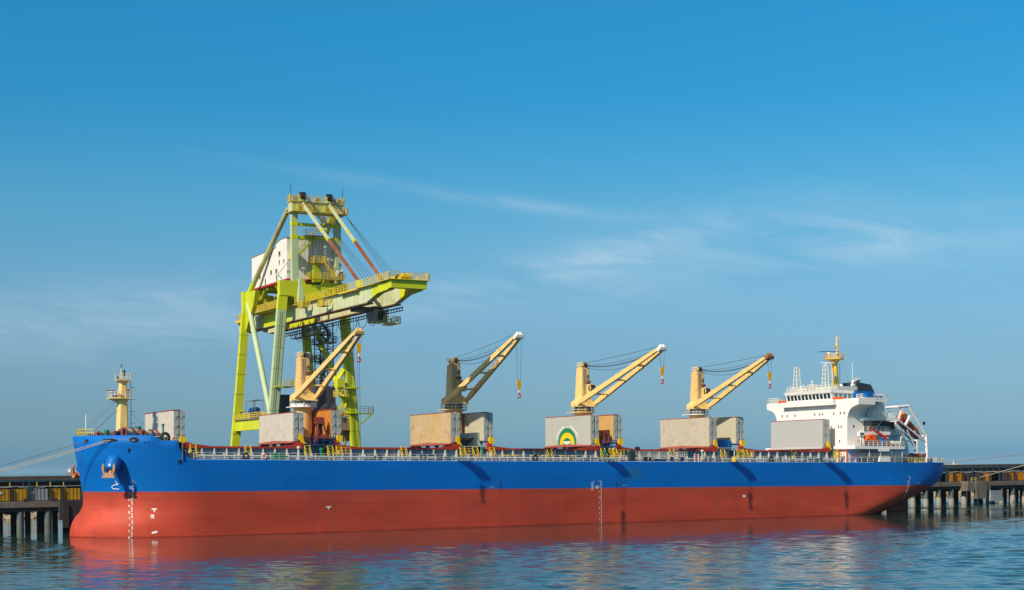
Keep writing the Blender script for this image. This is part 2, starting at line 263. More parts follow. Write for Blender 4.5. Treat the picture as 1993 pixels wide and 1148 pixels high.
# ------------------------------------------------------------------ mesh helpers
def V(*a): return Vector(a[0] if len(a) == 1 else a)
class M:
    def __init__(s): s.v = []; s.f = []; s.sm = []
    def add(s, vs, fs, smooth=False):
        o = len(s.v); s.v += [tuple(v) for v in vs]; s.f += [tuple(i + o for i in f) for f in fs]; s.sm += [smooth] * len(fs); return s
    def hexa(s, p): return s.add(p, [(0, 1, 2, 3), (7, 6, 5, 4), (0, 4, 5, 1), (1, 5, 6, 2), (2, 6, 7, 3), (3, 7, 4, 0)])
    def box(s, x0, x1, y0, y1, z0, z1): return s.hexa([(x0, y0, z0), (x1, y0, z0), (x1, y1, z0), (x0, y1, z0), (x0, y0, z1), (x1, y0, z1), (x1, y1, z1), (x0, y1, z1)])
    def cbox(s, c, d): return s.box(c[0] - d[0] / 2, c[0] + d[0] / 2, c[1] - d[1] / 2, c[1] + d[1] / 2, c[2] - d[2] / 2, c[2] + d[2] / 2)
    def beam(s, p, q, w, h, w2=None, h2=None, up=(0, 0, 1)):
        p, q, up = V(p), V(q), V(up); a = (q - p).normalized()
        if abs(a.dot(up)) > 0.98: up = V(0, 1, 0)
        x = a.cross(up).normalized(); y = x.cross(a)
        w2 = w if w2 is None else w2; h2 = h if h2 is None else h2
        r = []
        for c, ww, hh in ((p, w, h), (q, w2, h2)):
            r += [c - x * ww / 2 - y * hh / 2, c + x * ww / 2 - y * hh / 2, c + x * ww / 2 + y * hh / 2, c - x * ww / 2 + y * hh / 2]
        return s.hexa(r)
    def tube(s, p, q, r, n=8, r2=None, cap=True):
        p, q = V(p), V(q); a = (q - p).normalized(); u = V(0, 0, 1) if abs(a.z) < 0.95 else V(1, 0, 0)
        x = a.cross(u).normalized(); y = a.cross(x); r2 = r if r2 is None else r2
        vs = []
        for c, rr in ((p, r), (q, r2)):
            vs += [c + (x * math.cos(2 * math.pi * i / n) + y * math.sin(2 * math.pi * i / n)) * rr for i in range(n)]
        s.add(vs, [(i, (i + 1) % n, n + (i + 1) % n, n + i) for i in range(n)], n > 5)
        if cap: s.add(vs[:n], [tuple(range(n))[::-1]]); s.add(vs[n:], [tuple(range(n))])
        return s
    def path(s, pts, r, n=6):
        for a, b in zip(pts[:-1], pts[1:]): s.tube(a, b, r, n, cap=True)
        return s
    def prism(s, poly, vec):
        vec = V(vec); a = [V(p) for p in poly]; b = [p + vec for p in a]; n = len(a)
        return s.add(a + b, [tuple(range(n)), tuple(range(n, 2 * n))[::-1]] + [(i, (i + 1) % n, n + (i + 1) % n, n + i) for i in range(n)])
    def loft(s, rings, smooth=True, closed=True, cap=True):
        n = len(rings[0]); vs = [p for r in rings for p in r]; fs = []
        for k in range(len(rings) - 1):
            for i in range(n if closed else n - 1):
                j = (i + 1) % n; fs.append((k * n + i, k * n + j, (k + 1) * n + j, (k + 1) * n + i))
        s.add(vs, fs, smooth)
        if cap and closed: s.add(rings[0], [tuple(range(n))]); s.add(rings[-1], [tuple(range(n))[::-1]])
        return s
    def ball(s, c, r, n=8, sc=(1, 1, 1)):
        rings = []
        for k in range(1, n):
            t = math.pi * k / n
            rings.append([(c[0] + r * sc[0] * math.sin(t) * math.cos(2 * math.pi * i / (2 * n)), c[1] + r * sc[1] * math.sin(t) * math.sin(2 * math.pi * i / (2 * n)), c[2] + r * sc[2] * math.cos(t)) for i in range(2 * n)])
        return s.loft(rings)
    def ring(s, c, nrm, r, rt, n=14, m=6):
        c, a = V(c), V(nrm).normalized(); u = V(0, 0, 1) if abs(a.z) < 0.9 else V(1, 0, 0); x = a.cross(u).normalized(); y = a.cross(x)
        rings = []
        for i in range(n):
            t = 2 * math.pi * i / n; d = x * math.cos(t) + y * math.sin(t)
            rings.append([c + d * (r + rt * math.cos(2 * math.pi * j / m)) + a * (rt * math.sin(2 * math.pi * j / m)) for j in range(m)])
        rings.append(rings[0]); return s.loft(rings, cap=False)
    def rail(s, pts, h=1.1, step=1.6, rp=0.04, rr=0.035, levels=(1.0, 0.62, 0.3), close=False):
        pts = [V(p) for p in pts]
        if close: pts.append(pts[0])
        for a, b in zip(pts[:-1], pts[1:]):
            n = max(1, round((b - a).length / step))
            for i in range(n + 1):
                p = a.lerp(b, i / n); s.beam(p, p + V(0, 0, h), rp * 2, rp * 2)
            for l in levels: s.beam(a + V(0, 0, h * l), b + V(0, 0, h * l), rr * 2, rr * 2)
        return s
    def stair(s, p, q, side, n=None, rail=True, t=0.08):
        p, q, side = V(p), V(q), V(side)
        n = n or max(3, int(abs(q.z - p.z) / 0.32))
        for w in (V(0, 0, 0), side):
            s.beam(p + w, q + w, t, 0.24)
            if rail:
                s.beam(p + w + V(0, 0, 1), q + w + V(0, 0, 1), 0.07, 0.07)
                for i in range(0, n + 1, 3): c = p.lerp(q, i / n) + w; s.beam(c, c + V(0, 0, 1), 0.06, 0.06)
        for i in range(n + 1):
            c = p.lerp(q, i / n); s.beam(c, c + side, 0.25, 0.05)
        return s
    def ladder(s, p, q, wv, step=0.4, t=0.05):
        p, q, wv = V(p), V(q), V(wv)
        for w in (V(0, 0, 0), wv): s.beam(p + w, q + w, t, t)
        n = max(2, int((q - p).length / step))
        for i in range(n): c = p.lerp(q, (i + 0.5) / n); s.beam(c, c + wv, t, t)
        return s
    def text(s, txt, size, fn, spacing=1.0):
        cu = bpy.data.curves.new('t', 'FONT'); cu.body = txt; cu.size = size; cu.align_x = 'CENTER'; cu.align_y = 'CENTER'; cu.space_character = spacing; cu.resolution_u = 2
        o = bpy.data.objects.new('t', cu); me = bpy.data.meshes.new_from_object(o)
        s.add([fn(v.co.x, v.co.y) for v in me.vertices], [tuple(p.vertices) for p in me.polygons])
        bpy.data.objects.remove(o); bpy.data.meshes.remove(me); bpy.data.curves.remove(cu)
        return s
    def build(s, name, mat, parent=None, label=None, frame=None, merge=False):
        off = OFF.get(parent.name, V(0, 0, 0)) if parent else V(0, 0, 0)
        me = bpy.data.meshes.new(name); me.from_pydata([V(v) - off for v in s.v], [], s.f)
        me.polygons.foreach_set('use_smooth', s.sm)
        bm = bmesh.new(); bm.from_mesh(me)
        if merge: bmesh.ops.remove_doubles(bm, verts=bm.verts, dist=0.004); bmesh.ops.dissolve_degenerate(bm, dist=0.003, edges=bm.edges)
        bmesh.ops.recalc_face_normals(bm, faces=bm.faces); bm.to_mesh(me); bm.free()
        for m in (mat if isinstance(mat, list) else [mat]): me.materials.append(MATS[m])
        o = bpy.data.objects.new(name, me); COL.objects.link(o)
        if parent: o.parent = parent; OFF[o.name] = off
        elif frame is not None: o.matrix_world = frame
        if label: o['label'] = label
        return o
OFF = {}
def thing(name, label, cat, base=(0, 0, 0), frame=SHIP, group=None):
    o = bpy.data.objects.new(name, None); COL.objects.link(o); o.empty_display_size = 0.5
    o.matrix_world = frame @ Matrix.Translation(V(base)); OFF[o.name] = V(base)
    o['label'] = label; o['category'] = cat
    if group: o['group'] = group
    return o
def part(name, parent, base, label=None):          # an Empty that holds the pieces of one part
    o = bpy.data.objects.new(name, None); COL.objects.link(o); o.empty_display_size = 0.3; o.parent = parent
    o.location = V(base) - OFF[parent.name]; OFF[o.name] = V(base)
    if label: o['label'] = label
    return o
def structure(o, kind='structure'): o['kind'] = kind; return o
def dup(o, parent, d):                             # a copy of one mesh part, shifted by d
    c = o.copy(); COL.objects.link(c); c.parent = parent; c.location = o.location + V(d); return c

# ------------------------------------------------------------------ the sea
import numpy as np
def sea():
    # one sheet: wind waves modelled round the berth, dying out into the flat open sea
    x0, x1, y0, y1, st = -120.0, 170.0, 110.0, 450.0, 0.36
    nx, ny = int((x1 - x0) / st) + 1, int((y1 - y0) / st) + 1
    X, Y = np.meshgrid(np.linspace(x0, x1, nx), np.linspace(y0, y1, ny)); Z = np.zeros_like(X); rg = np.random.default_rng(11)
    for k in range(90):
        lam = float(np.exp(rg.uniform(np.log(1.15), np.log(5.5)))); th = R(80) + rg.normal(0, 0.42); a = 0.0026 * lam ** 0.72
        kx, ky = 2 * math.pi / lam * math.cos(th), 2 * math.pi / lam * math.sin(th)
        Z += a * np.sin(kx * X + ky * Y + rg.uniform(0, 6.28))
    # gusts and the lee along the ship's side
    G = sum(np.sin(X * math.cos(t) * f + Y * math.sin(t) * f + p) for t, f, p in [(0.3, 0.045, 1), (1.2, 0.06, 2), (2.1, 0.037, 4), (2.7, 0.09, 0.5), (0.9, 0.11, 3)]) / 5
    yl = -(X - OP.x) * math.sin(TH) + (Y - OP.y) * math.cos(TH); xl = (X - OP.x) * math.cos(TH) + (Y - OP.y) * math.sin(TH)
    dist = np.where((xl > -8) & (xl < 192), np.abs(yl) - 15, 60.0) + 14 * G
    lee = 0.09 + 0.91 * np.clip((dist - 20) / 70.0, 0, 1) ** 1.25
    ed = np.minimum(np.minimum(X - x0, x1 - X), np.minimum(Y - y0, y1 - Y)) / 12
    Z *= lee * (1 + 0.45 * G) * np.clip(ed, 0, 1)
    S_ = 30000.0
    vo = [(-S_, -2000, 0), (S_, -2000, 0), (S_, S_, 0), (-S_, S_, 0)]
    v = np.concatenate([np.stack([X.ravel(), Y.ravel(), Z.ravel()], 1), np.array(vo, float)])
    i = np.arange((ny - 1) * (nx - 1)); i = i // (nx - 1) * nx + i % (nx - 1)
    f = np.stack([i, i + 1, i + nx + 1, i + nx], 1); n0 = nx * ny; c = [0, nx - 1, n0 - 1, n0 - nx]
    rim = [[n0, n0 + 1, c[1], c[0]], [n0 + 1, n0 + 2, c[2], c[1]], [n0 + 2, n0 + 3, c[3], c[2]], [n0 + 3, n0, c[0], c[3]]]
    f = np.concatenate([f, np.array(rim)]); me = bpy.data.meshes.new('water')
    me.vertices.add(len(v)); me.vertices.foreach_set('co', v.ravel()); me.loops.add(f.size); me.loops.foreach_set('vertex_index', f.ravel().astype(np.int32))
    me.polygons.add(len(f)); me.polygons.foreach_set('loop_start', np.arange(0, f.size, 4, dtype=np.int32)); me.update(calc_edges=True)
    sm = np.ones(len(f), bool); sm[-4:] = False; me.polygons.foreach_set('use_smooth', sm); me.materials.append(MATS['harbour_water']); me.validate()
    o = bpy.data.objects.new('water', me); COL.objects.link(o); return o
structure(sea())

# ------------------------------------------------------------------ the ship: hull form (s aft from the stem, y to starboard, z up)
def lerp(a, b, t): return a + (b - a) * t
def interp(x, pts):
    if x <= pts[0][0]: return pts[0][1]
    for (a, fa), (b, fb) in zip(pts[:-1], pts[1:]):
        if x <= b: return lerp(fa, fb, (x - a) / (b - a))
    return pts[-1][1]
def top(s):
    if s < 9.2: return 15.72
    if s < 10.4: return lerp(15.72, 14.92, (s - 9.2) / 1.2)
    if s < 13.0: return 14.85
    if s < 15.8:
        x = (s - 13.0) / 2.8; return 11.83 + (14.85 - 11.83) * (1 - math.sqrt(max(0, 1 - (1 - x) ** 2)))
    return interp(s, [(15.8, 11.83), (45, 11.66), (133, 11.44), (171, 11.36), (189, 11.5)])
def stem(z): return interp(z, [(-6, 2.5), (-3, -0.1), (-1.8, -0.75), (-0.4, -0.8), (1.3, -0.5), (2.5, 0.25), (3.3, 1.0), (4.4, 1.5), (6.3, 1.45), (12, 0.45), (15.7, -0.1)])
def zk(s): return interp(s, [(146, -6), (156, -3.4), (164, -0.9), (169, 0.5), (172, 1.5), (176, 3.0), (180, 4.4), (184, 5.8), (187, 7.9), (188.6, 9.9)])
def bt(s): return 15.0 if s < 160 else 15 * math.sqrt(max(0, 1 - ((s - 160) / 28.6) ** 4))
def hb(s, z):                                     # half breadth of the hull
    s0 = (s - stem(z)) / (1 - stem(z) / 26) if s < 26 else s
    Lb = interp(z, [(0, 18), (6.6, 17), (15.7, 14)])
    if s < 52:                                    # bluff bow, then a long easy shoulder
        x = min(1, max(0, s0 / Lb)); x2 = min(1, max(0, s0 / 52))
        return 13.5 * math.sqrt(max(0, 1 - (1 - x) ** 2)) ** interp(z, [(-2, 1.1), (6, 1.1), (15, 1.0)]) + 1.5 * (1 - (1 - x2) ** 2)
    k = zk(s)
    if z <= k: return 0
    z1 = interp(s, [(138, -4.2), (158, 1.6), (174, 7.6), (188.6, 11.0)])
    g = 1 if z >= z1 else max(0, 1 - ((z1 - z) / (z1 - k)) ** 2.2) ** (1 / 2.2)
    return bt(s) * g
ship = thing('bulk_carrier', 'long blue and red bulk carrier moored at the pier with four cream deck cranes', 'cargo ship', (94, 0, 0))

SS = [26 * (1 - math.cos(math.pi / 2 * k / 26)) for k in range(27)] + [9.2, 9.8, 10.4, 13.0, 13.15, 13.4, 13.8, 14.3, 15.0, 15.8]
SS += [30, 36, 42, 48, 54, 60, 80, 100, 120, 134, 142] + [148 + 2 * k for k in range(12)] + [172 + k for k in range(1, 14)] + [185.8, 186.6, 187.3, 187.9, 188.3, 188.6]
SS = sorted(set(round(x, 3) for x in SS))
ZL = [-6, -5, -3.6, -2.2, -1, 0, 0.8, 1.6, 2.4, 3.2, 4.2, 5.4, 6.6, 7.8, 9, 10.2, 11.0]
def levels(s): t = top(s); return ZL + [11 + (t - 11) * k / 3 for k in (1, 2, 3)]
h = M(); rings = []
for s0 in SS:
    ring = []
    for z in levels(s0):
        z = max(z, zk(s0)) if s0 > 140 else z
        s = s0 + stem(z) * max(0, 1 - s0 / 26)
        ring.append((s, -hb(s, z) if s0 > 0 else 0.0, z))
    rings.append(ring + [(p[0], -p[1], p[2]) for p in ring[::-1]])
n = len(rings[0])
h.loft(rings, smooth=True, closed=False, cap=False)
# stern closing strip and the poop, main and forecastle decks
hull = h.build('hull', 'hull_paint', ship, merge=True)
d = M()
for a, b in zip(SS[:-1], SS[1:]):
    if a >= 15.0: za, zb = top(a) - 0.02, top(b) - 0.02
    elif b <= 14.3: za = zb = 14.55
    else: continue
    sa, sb = a + stem(za) * max(0, 1 - a / 26), b + stem(zb) * max(0, 1 - b / 26)
    ya, yb = (hb(sa, za) if a > 0 else 0.02) - 0.02, hb(sb, zb) - 0.02
    d.add([(sa, -ya, za), (sb, -yb, zb), (sb, yb, zb), (sa, ya, za)], [(0, 1, 2, 3)])
d.add([(13.7, -14.4, 11.7), (13.7, 14.4, 11.7), (13.7, 14.4, 14.6), (13.7, -14.4, 14.6)], [(0, 1, 2, 3)])
d.build('deck', 'deck_grey_green', ship, merge=True)
r = M(); r.prism([(177.4, -0.35, -5), (182.6, -0.35, -5), (183.0, -0.35, 3.0), (177.8, -0.35, 3.0)], (0, 0.7, 0))
r.tube((180.2, 0, 2.8), (180.2, 0, 5.6), 0.45); r.build('rudder', 'hull_paint', ship)

# draft scales, tug marks and load lines
def on_hull(s, z, o=0.035): return (s, -hb(s, z) - o, z)
def draft(s0, slope, z0, z1, first, label):
    m = M(); z = z0; k = first
    while z > z1:
        m.text(str(k), 0.56, lambda x, y, z=z: on_hull(s0 + slope * (z0 - z) + x - 0.36, z + y, 0.05))
        for q in (0.2, 0.4, 0.6, 0.8):
            zz = z - q; c = s0 + slope * (z0 - zz)
            m.add([on_hull(c - 0.10, zz - 0.05, 0.05), on_hull(c + 0.10, zz - 0.05, 0.05), on_hull(c + 0.10, zz + 0.05, 0.05), on_hull(c - 0.10, zz + 0.05, 0.05)], [(0, 1, 2, 3)])
        z -= 1.0; k -= 1
    return m.build('draft_scale', 'mark_white', hull, label)
draft(6.9, -0.06, 8.3, -1.2, 13, 'white draught figures down the bow')
draft(93.0, 0.0, 7.9, -0.5, 13, 'white draught figures amidships')
draft(170.2, -0.30, 8.4, 3.6, 13, 'white draught figures curving under the stern')
def mark(segs, name='hull_mark', mat='mark_white'):
    m = M()
    for (s0, z0, s1, z1) in segs: m.add([on_hull(s0, z0, 0.05), on_hull(s1, z0, 0.05), on_hull(s1, z1, 0.05), on_hull(s0, z1, 0.05)], [(0, 1, 2, 3)])
    return m.build(name, mat, hull)
mark([(9.3, 3.75, 10.05, 3.95), (9.58, 3.4, 9.78, 3.75)])
mark([(9.45, 2.35, 9.6, 3.0), (9.1, 2.8, 9.45, 2.95), (9.1, 2.58, 9.45, 2.7), (9.1, 2.36, 9.45, 2.48)])
mark([(38.2, 3.75, 39.05, 3.98), (38.55, 3.4, 38.72, 3.75)])
mark([(125.9, 4.55, 126.6, 5.0)])
m = M()
# slanted plate mark near the water
m.add([on_hull(9.2, -0.15, 0.05), on_hull(10.0, 0.05, 0.05), on_hull(10.0, 0.38, 0.05), on_hull(9.2, 0.2, 0.05)], [(0, 1, 2, 3)]); m.build('hull_mark', 'mark_white', hull)
m = M()                                           # bulbous bow sign
for a, b in [((4.45, 8.40), (4.62, 8.02)), ((4.62, 8.02), (4.85, 7.82)), ((4.85, 7.82), (4.55, 7.78)), ((4.55, 7.78), (4.22, 7.66)), ((4.22, 7.66), (4.05, 7.42)), ((4.05, 7.42), (4.2, 7.16)), ((4.2, 7.16), (4.5, 7.08)), ((4.5, 7.08), (5.0, 7.08))]:
    m.beam(on_hull(a[0], a[1], 0.02), on_hull(b[0], b[1], 0.02), 0.1, 0.1)
m.build('bulb_sign', 'mark_white', hull)
m = M(); m.ring((92.1, -15.03, 6.75), (0, 1, 0), 0.26, 0.05, 20, 4); m.box(91.7, 92.5, -15.05, -15.01, 6.72, 6.79)
for k in range(5): m.box(90.75, 91.2, -15.04, -15.0, 7.5 - 0.32 * k, 7.58 - 0.32 * k)
m.box(91.17, 91.24, -15.04, -15.0, 6.2, 7.58); m.text('T F', 0.4, lambda x, y: (91.35 + x, -15.04, 7.75 + y)); m.build('load_line', 'mark_white', hull)
for s, z in ((69.9, 6.95), (98.15, 7.05)):
    m = M(); m.text('PILOT', 0.40, lambda x, y: (s + x * 0.9, -15.04, z + y), 1.0); m.build('hull_lettering', 'mark_faded', hull)
m = M(); m.text('TUG', 0.35, lambda x, y: on_hull(169.4 + x, 7.05 + y, 0.05)); m.text('PROPELLER', 0.33, lambda x, y: on_hull(172.6 + x, 7.05 + y, 0.05)); m.build('hull_lettering', 'mark_faded', hull)
for s in (71.6, 96.4):
    m = M(); m.box(s - 0.05, s + 0.05, -15.08, -15.0, 6.65, 7.9); m.build('ladder_guide', 'steel_dark', hull)

# bow bulwark fairleads; black discs stand for the shade in the holes
def fairlead(s, z, w, hgt, port=True, lab=None):
    sg = 1 if port else -1
    y0 = hb(s, z); e = M(); i = M(); nn = 18; ro, ri = [], []
    sl = (hb(s + 0.4, z) - hb(s - 0.4, z)) / 0.8
    for k in range(nn):
        t = 2 * math.pi * k / nn
        for lst, f, o in ((ro, 1.0, 0.09), (ri, 0.72, 0.10)):
            ss, zz = s + w * f * math.cos(t), z + hgt * f * math.sin(t)
            lst.append((ss, -sg * (hb(ss, zz) + o), zz))
    e.loft([[(p[0], p[1] + sg * 0.15, p[2]) for p in ro], ro, ri, [(p[0], p[1] + sg * 0.09, p[2]) for p in ri]], cap=False)
    fr = e.build('fairlead', 'steel_dark', ship, lab)
    i.add([(p[0], p[1] + sg * 0.06, p[2]) for p in ri], [tuple(range(nn))]); i.build('shade_disc', 'steel_black', fr)
    m = M(); m.cbox((s, -sg * (y0 + 0.04), z - hgt * 0.25), (w * 0.9, 0.12, hgt * 0.5)); m.build('roller', 'grey_light', fr)
    return fr
fairlead(3.35, 14.95, 0.95, 0.26); fairlead(6.5, 15.0, 0.62, 0.42); fairlead(0.75, 14.9, 0.18, 0.3); fairlead(2.2, 15.0, 0.8, 0.28, port=False)
for s in (8.05, 8.6, 9.15):
    m = M(); m.cbox((s, -hb(s, 14.6) - 0.0, 14.6), (0.22, 0.1, 0.13)); m.build('scupper', 'steel_black', ship)
for s, z in ((5.9, 13.2), (13.2, 11.4)):
    m = M(); y = -hb(s, z); m.cbox((s, y - 0.04, z), (0.30, 0.16, 0.46)); m.cbox((s, y - 0.12, z + 0.3), (0.4, 0.34, 0.12)); m.build('scupper', 'steel_dark', ship)

# anchor bolsters and anchors
def bolster(sg):
    ax = V(-0.36, -0.42 * sg, -0.83).normalized()
    b = V(3.75, -sg * (9.0 if sg > 0 else 7.6), 11.75); m = M(); rings = []
    xv = ax.cross(V(0, 0, 1)).normalized(); yv = ax.cross(xv)
    for t, r in ((-1.0, 0.45), (-0.88, 0.85), (-0.65, 1.05), (-0.35, 1.14), (0.2, 1.15), (0.9, 1.1), (1.5, 1.05), (1.65, 0.95), (1.7, 0.7)):
        rings.append([b + V(0, -sg * 0.9, -0.35) + ax * t + (xv * math.cos(2 * math.pi * k / 20) + yv * math.sin(2 * math.pi * k / 20)) * r for k in range(20)])
    m.loft(rings, cap=False); m.add(rings[-1], [tuple(range(20))])
    # fairing that carries the bolster back into the shell plating
    m.build('hawse_bolster', 'bolster_blue', ship)
    c = b + V(0, -sg * 0.9, -0.35) + ax * 1.8
    return c, ax, xv, yv
def anchor(sg, label, mat):
    c, ax, xv, yv = bolster(sg)
    a = thing('anchor', label, 'anchor', tuple(c))
    out = V(-0.62, -0.78 * sg, 0).normalized(); side = out.cross(V(0, 0, 1)).normalized()
    m = M(); m.beam(c - ax * 1.0, c + ax * 0.7, 0.34, 0.34, 0.46, 0.46); m.build('shank', mat, a)
    m = M(); k = c + V(0, 0, -0.72) + out * 0.45
    m.prism([k - side * 1.1 + V(0, 0, -0.28), k + side * 1.1 + V(0, 0, -0.28), k + side * 1.0 + V(0, 0, 0.0), k + side * 0.5 + V(0, 0, 0.5), k - side * 0.5 + V(0, 0, 0.5), k - side * 1.0 + V(0, 0, 0.0)], out * 0.55)
    m.build('crown', mat, a)
    for q in (-1, 1):
        f = M(); p0 = k + side * 0.55 * q + out * 0.3
        pts = [(p0 + V(0, 0, 0.0), 0.34), (p0 + side * 0.30 * q + V(0, 0, 0.7) + out * 0.12, 0.30), (p0 + side * 0.40 * q + V(0, 0, 1.35) + out * 0.12, 0.40), (p0 + side * 0.34 * q + V(0, 0, 1.95) - out * 0.05, 0.1)]
        for (p, w1), (r_, w2) in zip(pts[:-1], pts[1:]): f.beam(p, r_, w1, 0.30, w2, 0.26, up=tuple(out))
        f.build('fluke', mat, a)
    return a
anchor(1, 'rusty brown anchor hanging under the round blue bolster on the near side of the bow', 'anchor_rust')
anchor(-1, 'orange rusty anchor seen edge on at the far side of the stem', 'anchor_orange')

# ------------------------------------------------------------------ railings, pipes on the main deck
DK = lambda s: top(s)
m = M()
for a, b in ((15.6, 98.8), (116.0, 184.0)):
    ps = [(s, -hb(s, top(s) - 0.05) + 0.18, DK(s)) for s in ([a, 19, 24, 30, 38, 46, 54, 98.8] if a < 50 else [a, 133, 160] + list(range(164, 185, 2)))]
    m.rail(ps, 1.12, 1.62, 0.045, 0.028, (1.0, 0.66, 0.33))
prt = m.build('railing', 'rail_white', ship, 'white open railing along the near edge of the main deck')
m = M(); ps = [(s, hb(s, top(s) - 0.05) - 0.18, DK(s)) for s in [16, 45, 100, 133, 160, 170, 178, 184]]
m.rail(ps, 1.12, 1.62, 0.045, 0.04, (1.0, 0.66, 0.33)); m.build('railing', 'rail_white', ship)
for y, z, r_, mt in ((-12.2, 0.62, 0.14, 'stay_white'), (-11.7, 0.32, 0.10, 'steel_grey')):
    m = M(); m.path([(17, y, DK(17) + z), (60, y, DK(60) + z), (133, y, DK(133) + z), (152, y, DK(152) + z)], r_, 8)
    for s in range(18, 152, 4): m.cbox((s, y, DK(s) + z / 2), (0.12, 0.12, z))
    m.build('deck_pipe', mt, ship)
# pale toe strip along the sheer
m = M()
for a, b in ((16, 22), (22, 30), (30, 40), (40, 54), (54, 90), (90, 133), (133, 160)):
    m.beam((a, -hb(a, 11.4) + 0.07, DK(a) + 0.03), (b, -hb(b, 11.4) + 0.07, DK(b) + 0.03), 0.10, 0.10)
m.build('gunwale_bar', 'stay_white', ship)

# ------------------------------------------------------------------ hatch coamings and covers
HATCH = [(15.6, 36.3), (42.1, 66.6), (72.2, 96.3), (100.4, 124.1), (129.8, 153.2)]
covers = dict(f=[('cover_grey_rusty', 14.0), ('cover_orange_rust', 41.8), ('cover_pale', 71.8), ('cover_tan', 100.0), ('cover_pale', 129.35)],
              a=[('cover_grey_rusty', 34.84), ('cover_buff', 65.0), ('cover_clean', 94.83), ('cover_beige', 122.7), ('cover_new_grey', 151.92)])
LABC_F = ['stacked cover behind the foremast with the mast shadow on it', 'orange rusted cover standing behind the first crane', 'pale cover standing behind the second crane', 'tan cover standing behind the third crane', 'pale cover with a small rust stain behind the fourth crane']
LABC_A = ['light grey cover with rust spots ahead of the first crane', 'buff rust stained cover ahead of the second crane', 'clean grey cover carrying the green and yellow emblem', 'beige speckled cover ahead of the fourth crane', 'plain new grey cover ahead of the white bridge']
def coaming(i, s0, s1):
    z0 = DK(s0) - 0.03; zt = 14.1 - 0.0013 * (s0 - 15) * 1.0
    m = M()
    for y in (-8.75, 8.6): m.box(s0 + 0.3, s1 - 0.3, y, y + 0.15, z0, zt - 0.35)
    m.box(s0 + 0.3, s0 + 0.45, -8.6, 8.6, z0, zt - 0.35); m.box(s1 - 0.45, s1 - 0.3, -8.6, 8.6, z0, zt - 0.35)
    co = m.build('hatch_coaming', 'coaming_grey', ship)
    m = M()
    for sg in (-1, 1):
        y0, y1 = (-9.25, -8.4) if sg < 0 else (8.4, 9.25)
        # the rim rises in a horn towards the stowed covers at either end
        prof = [(s0, zt - 0.34), (s1, zt - 0.34), (s1, zt + 0.62), (s1 - 0.7, zt + 0.6), (s1 - 1.5, zt + 0.34), (s1 - 4.6, zt - 0.02), (s0 + 4.6, zt - 0.02), (s0 + 1.5, zt + 0.34), (s0 + 0.7, zt + 0.6), (s0, zt + 0.62)]
        m.prism([(a, y0, b) for a, b in prof], (0, y1 - y0, 0))
    m.box(s0, s0 + 0.55, -8.4, 8.4, zt - 0.37, zt - 0.02); m.box(s1 - 0.55, s1, -8.4, 8.4, zt - 0.37, zt - 0.02)
    m.build('coaming_rim', 'rim_red', co)
    m = M(); m.box(s0 + 0.5, s1 - 0.5, -8.55, 8.55, z0 + 0.03, z0 + 0.08); m.build('hold_shade_sheet', 'steel_black', co)  # black sheet standing in for the shade of the open hold
    k = int((s1 - s0) / 2.05); first = None
    for j in range(k):
        s = s0 + 0.8 + j * (s1 - s0 - 1.6) / (k - 1)
        if first is None:
            m = M(); m.prism([(s - 0.11, -8.77, z0 + 0.02), (s - 0.11, -9.75, z0 + 0.02), (s - 0.11, -9.22, zt - 0.38), (s - 0.11, -8.77, zt - 0.38)], (0.22, 0, 0)); m.box(s - 0.16, s + 0.16, -9.8, -9.7, z0 + 0.02, z0 + 0.5)
            first = m.build('stay', 'stay_white', co); s_first = s
        else: dup(first, co, (s - s_first, 0, 0))
    for j in range(int((s1 - s0) / 4.1)):
        s = s0 + 2.9 + j * 4.1
        m = M(); m.cbox((s, -9.02, z0 + 1.2), (1.2, 0.18, 0.16)); m.cbox((s, -8.95, z0 + 0.55), (0.5, 0.3, 0.5)); m.build('drain_box', 'steel_grey', co)
    return co
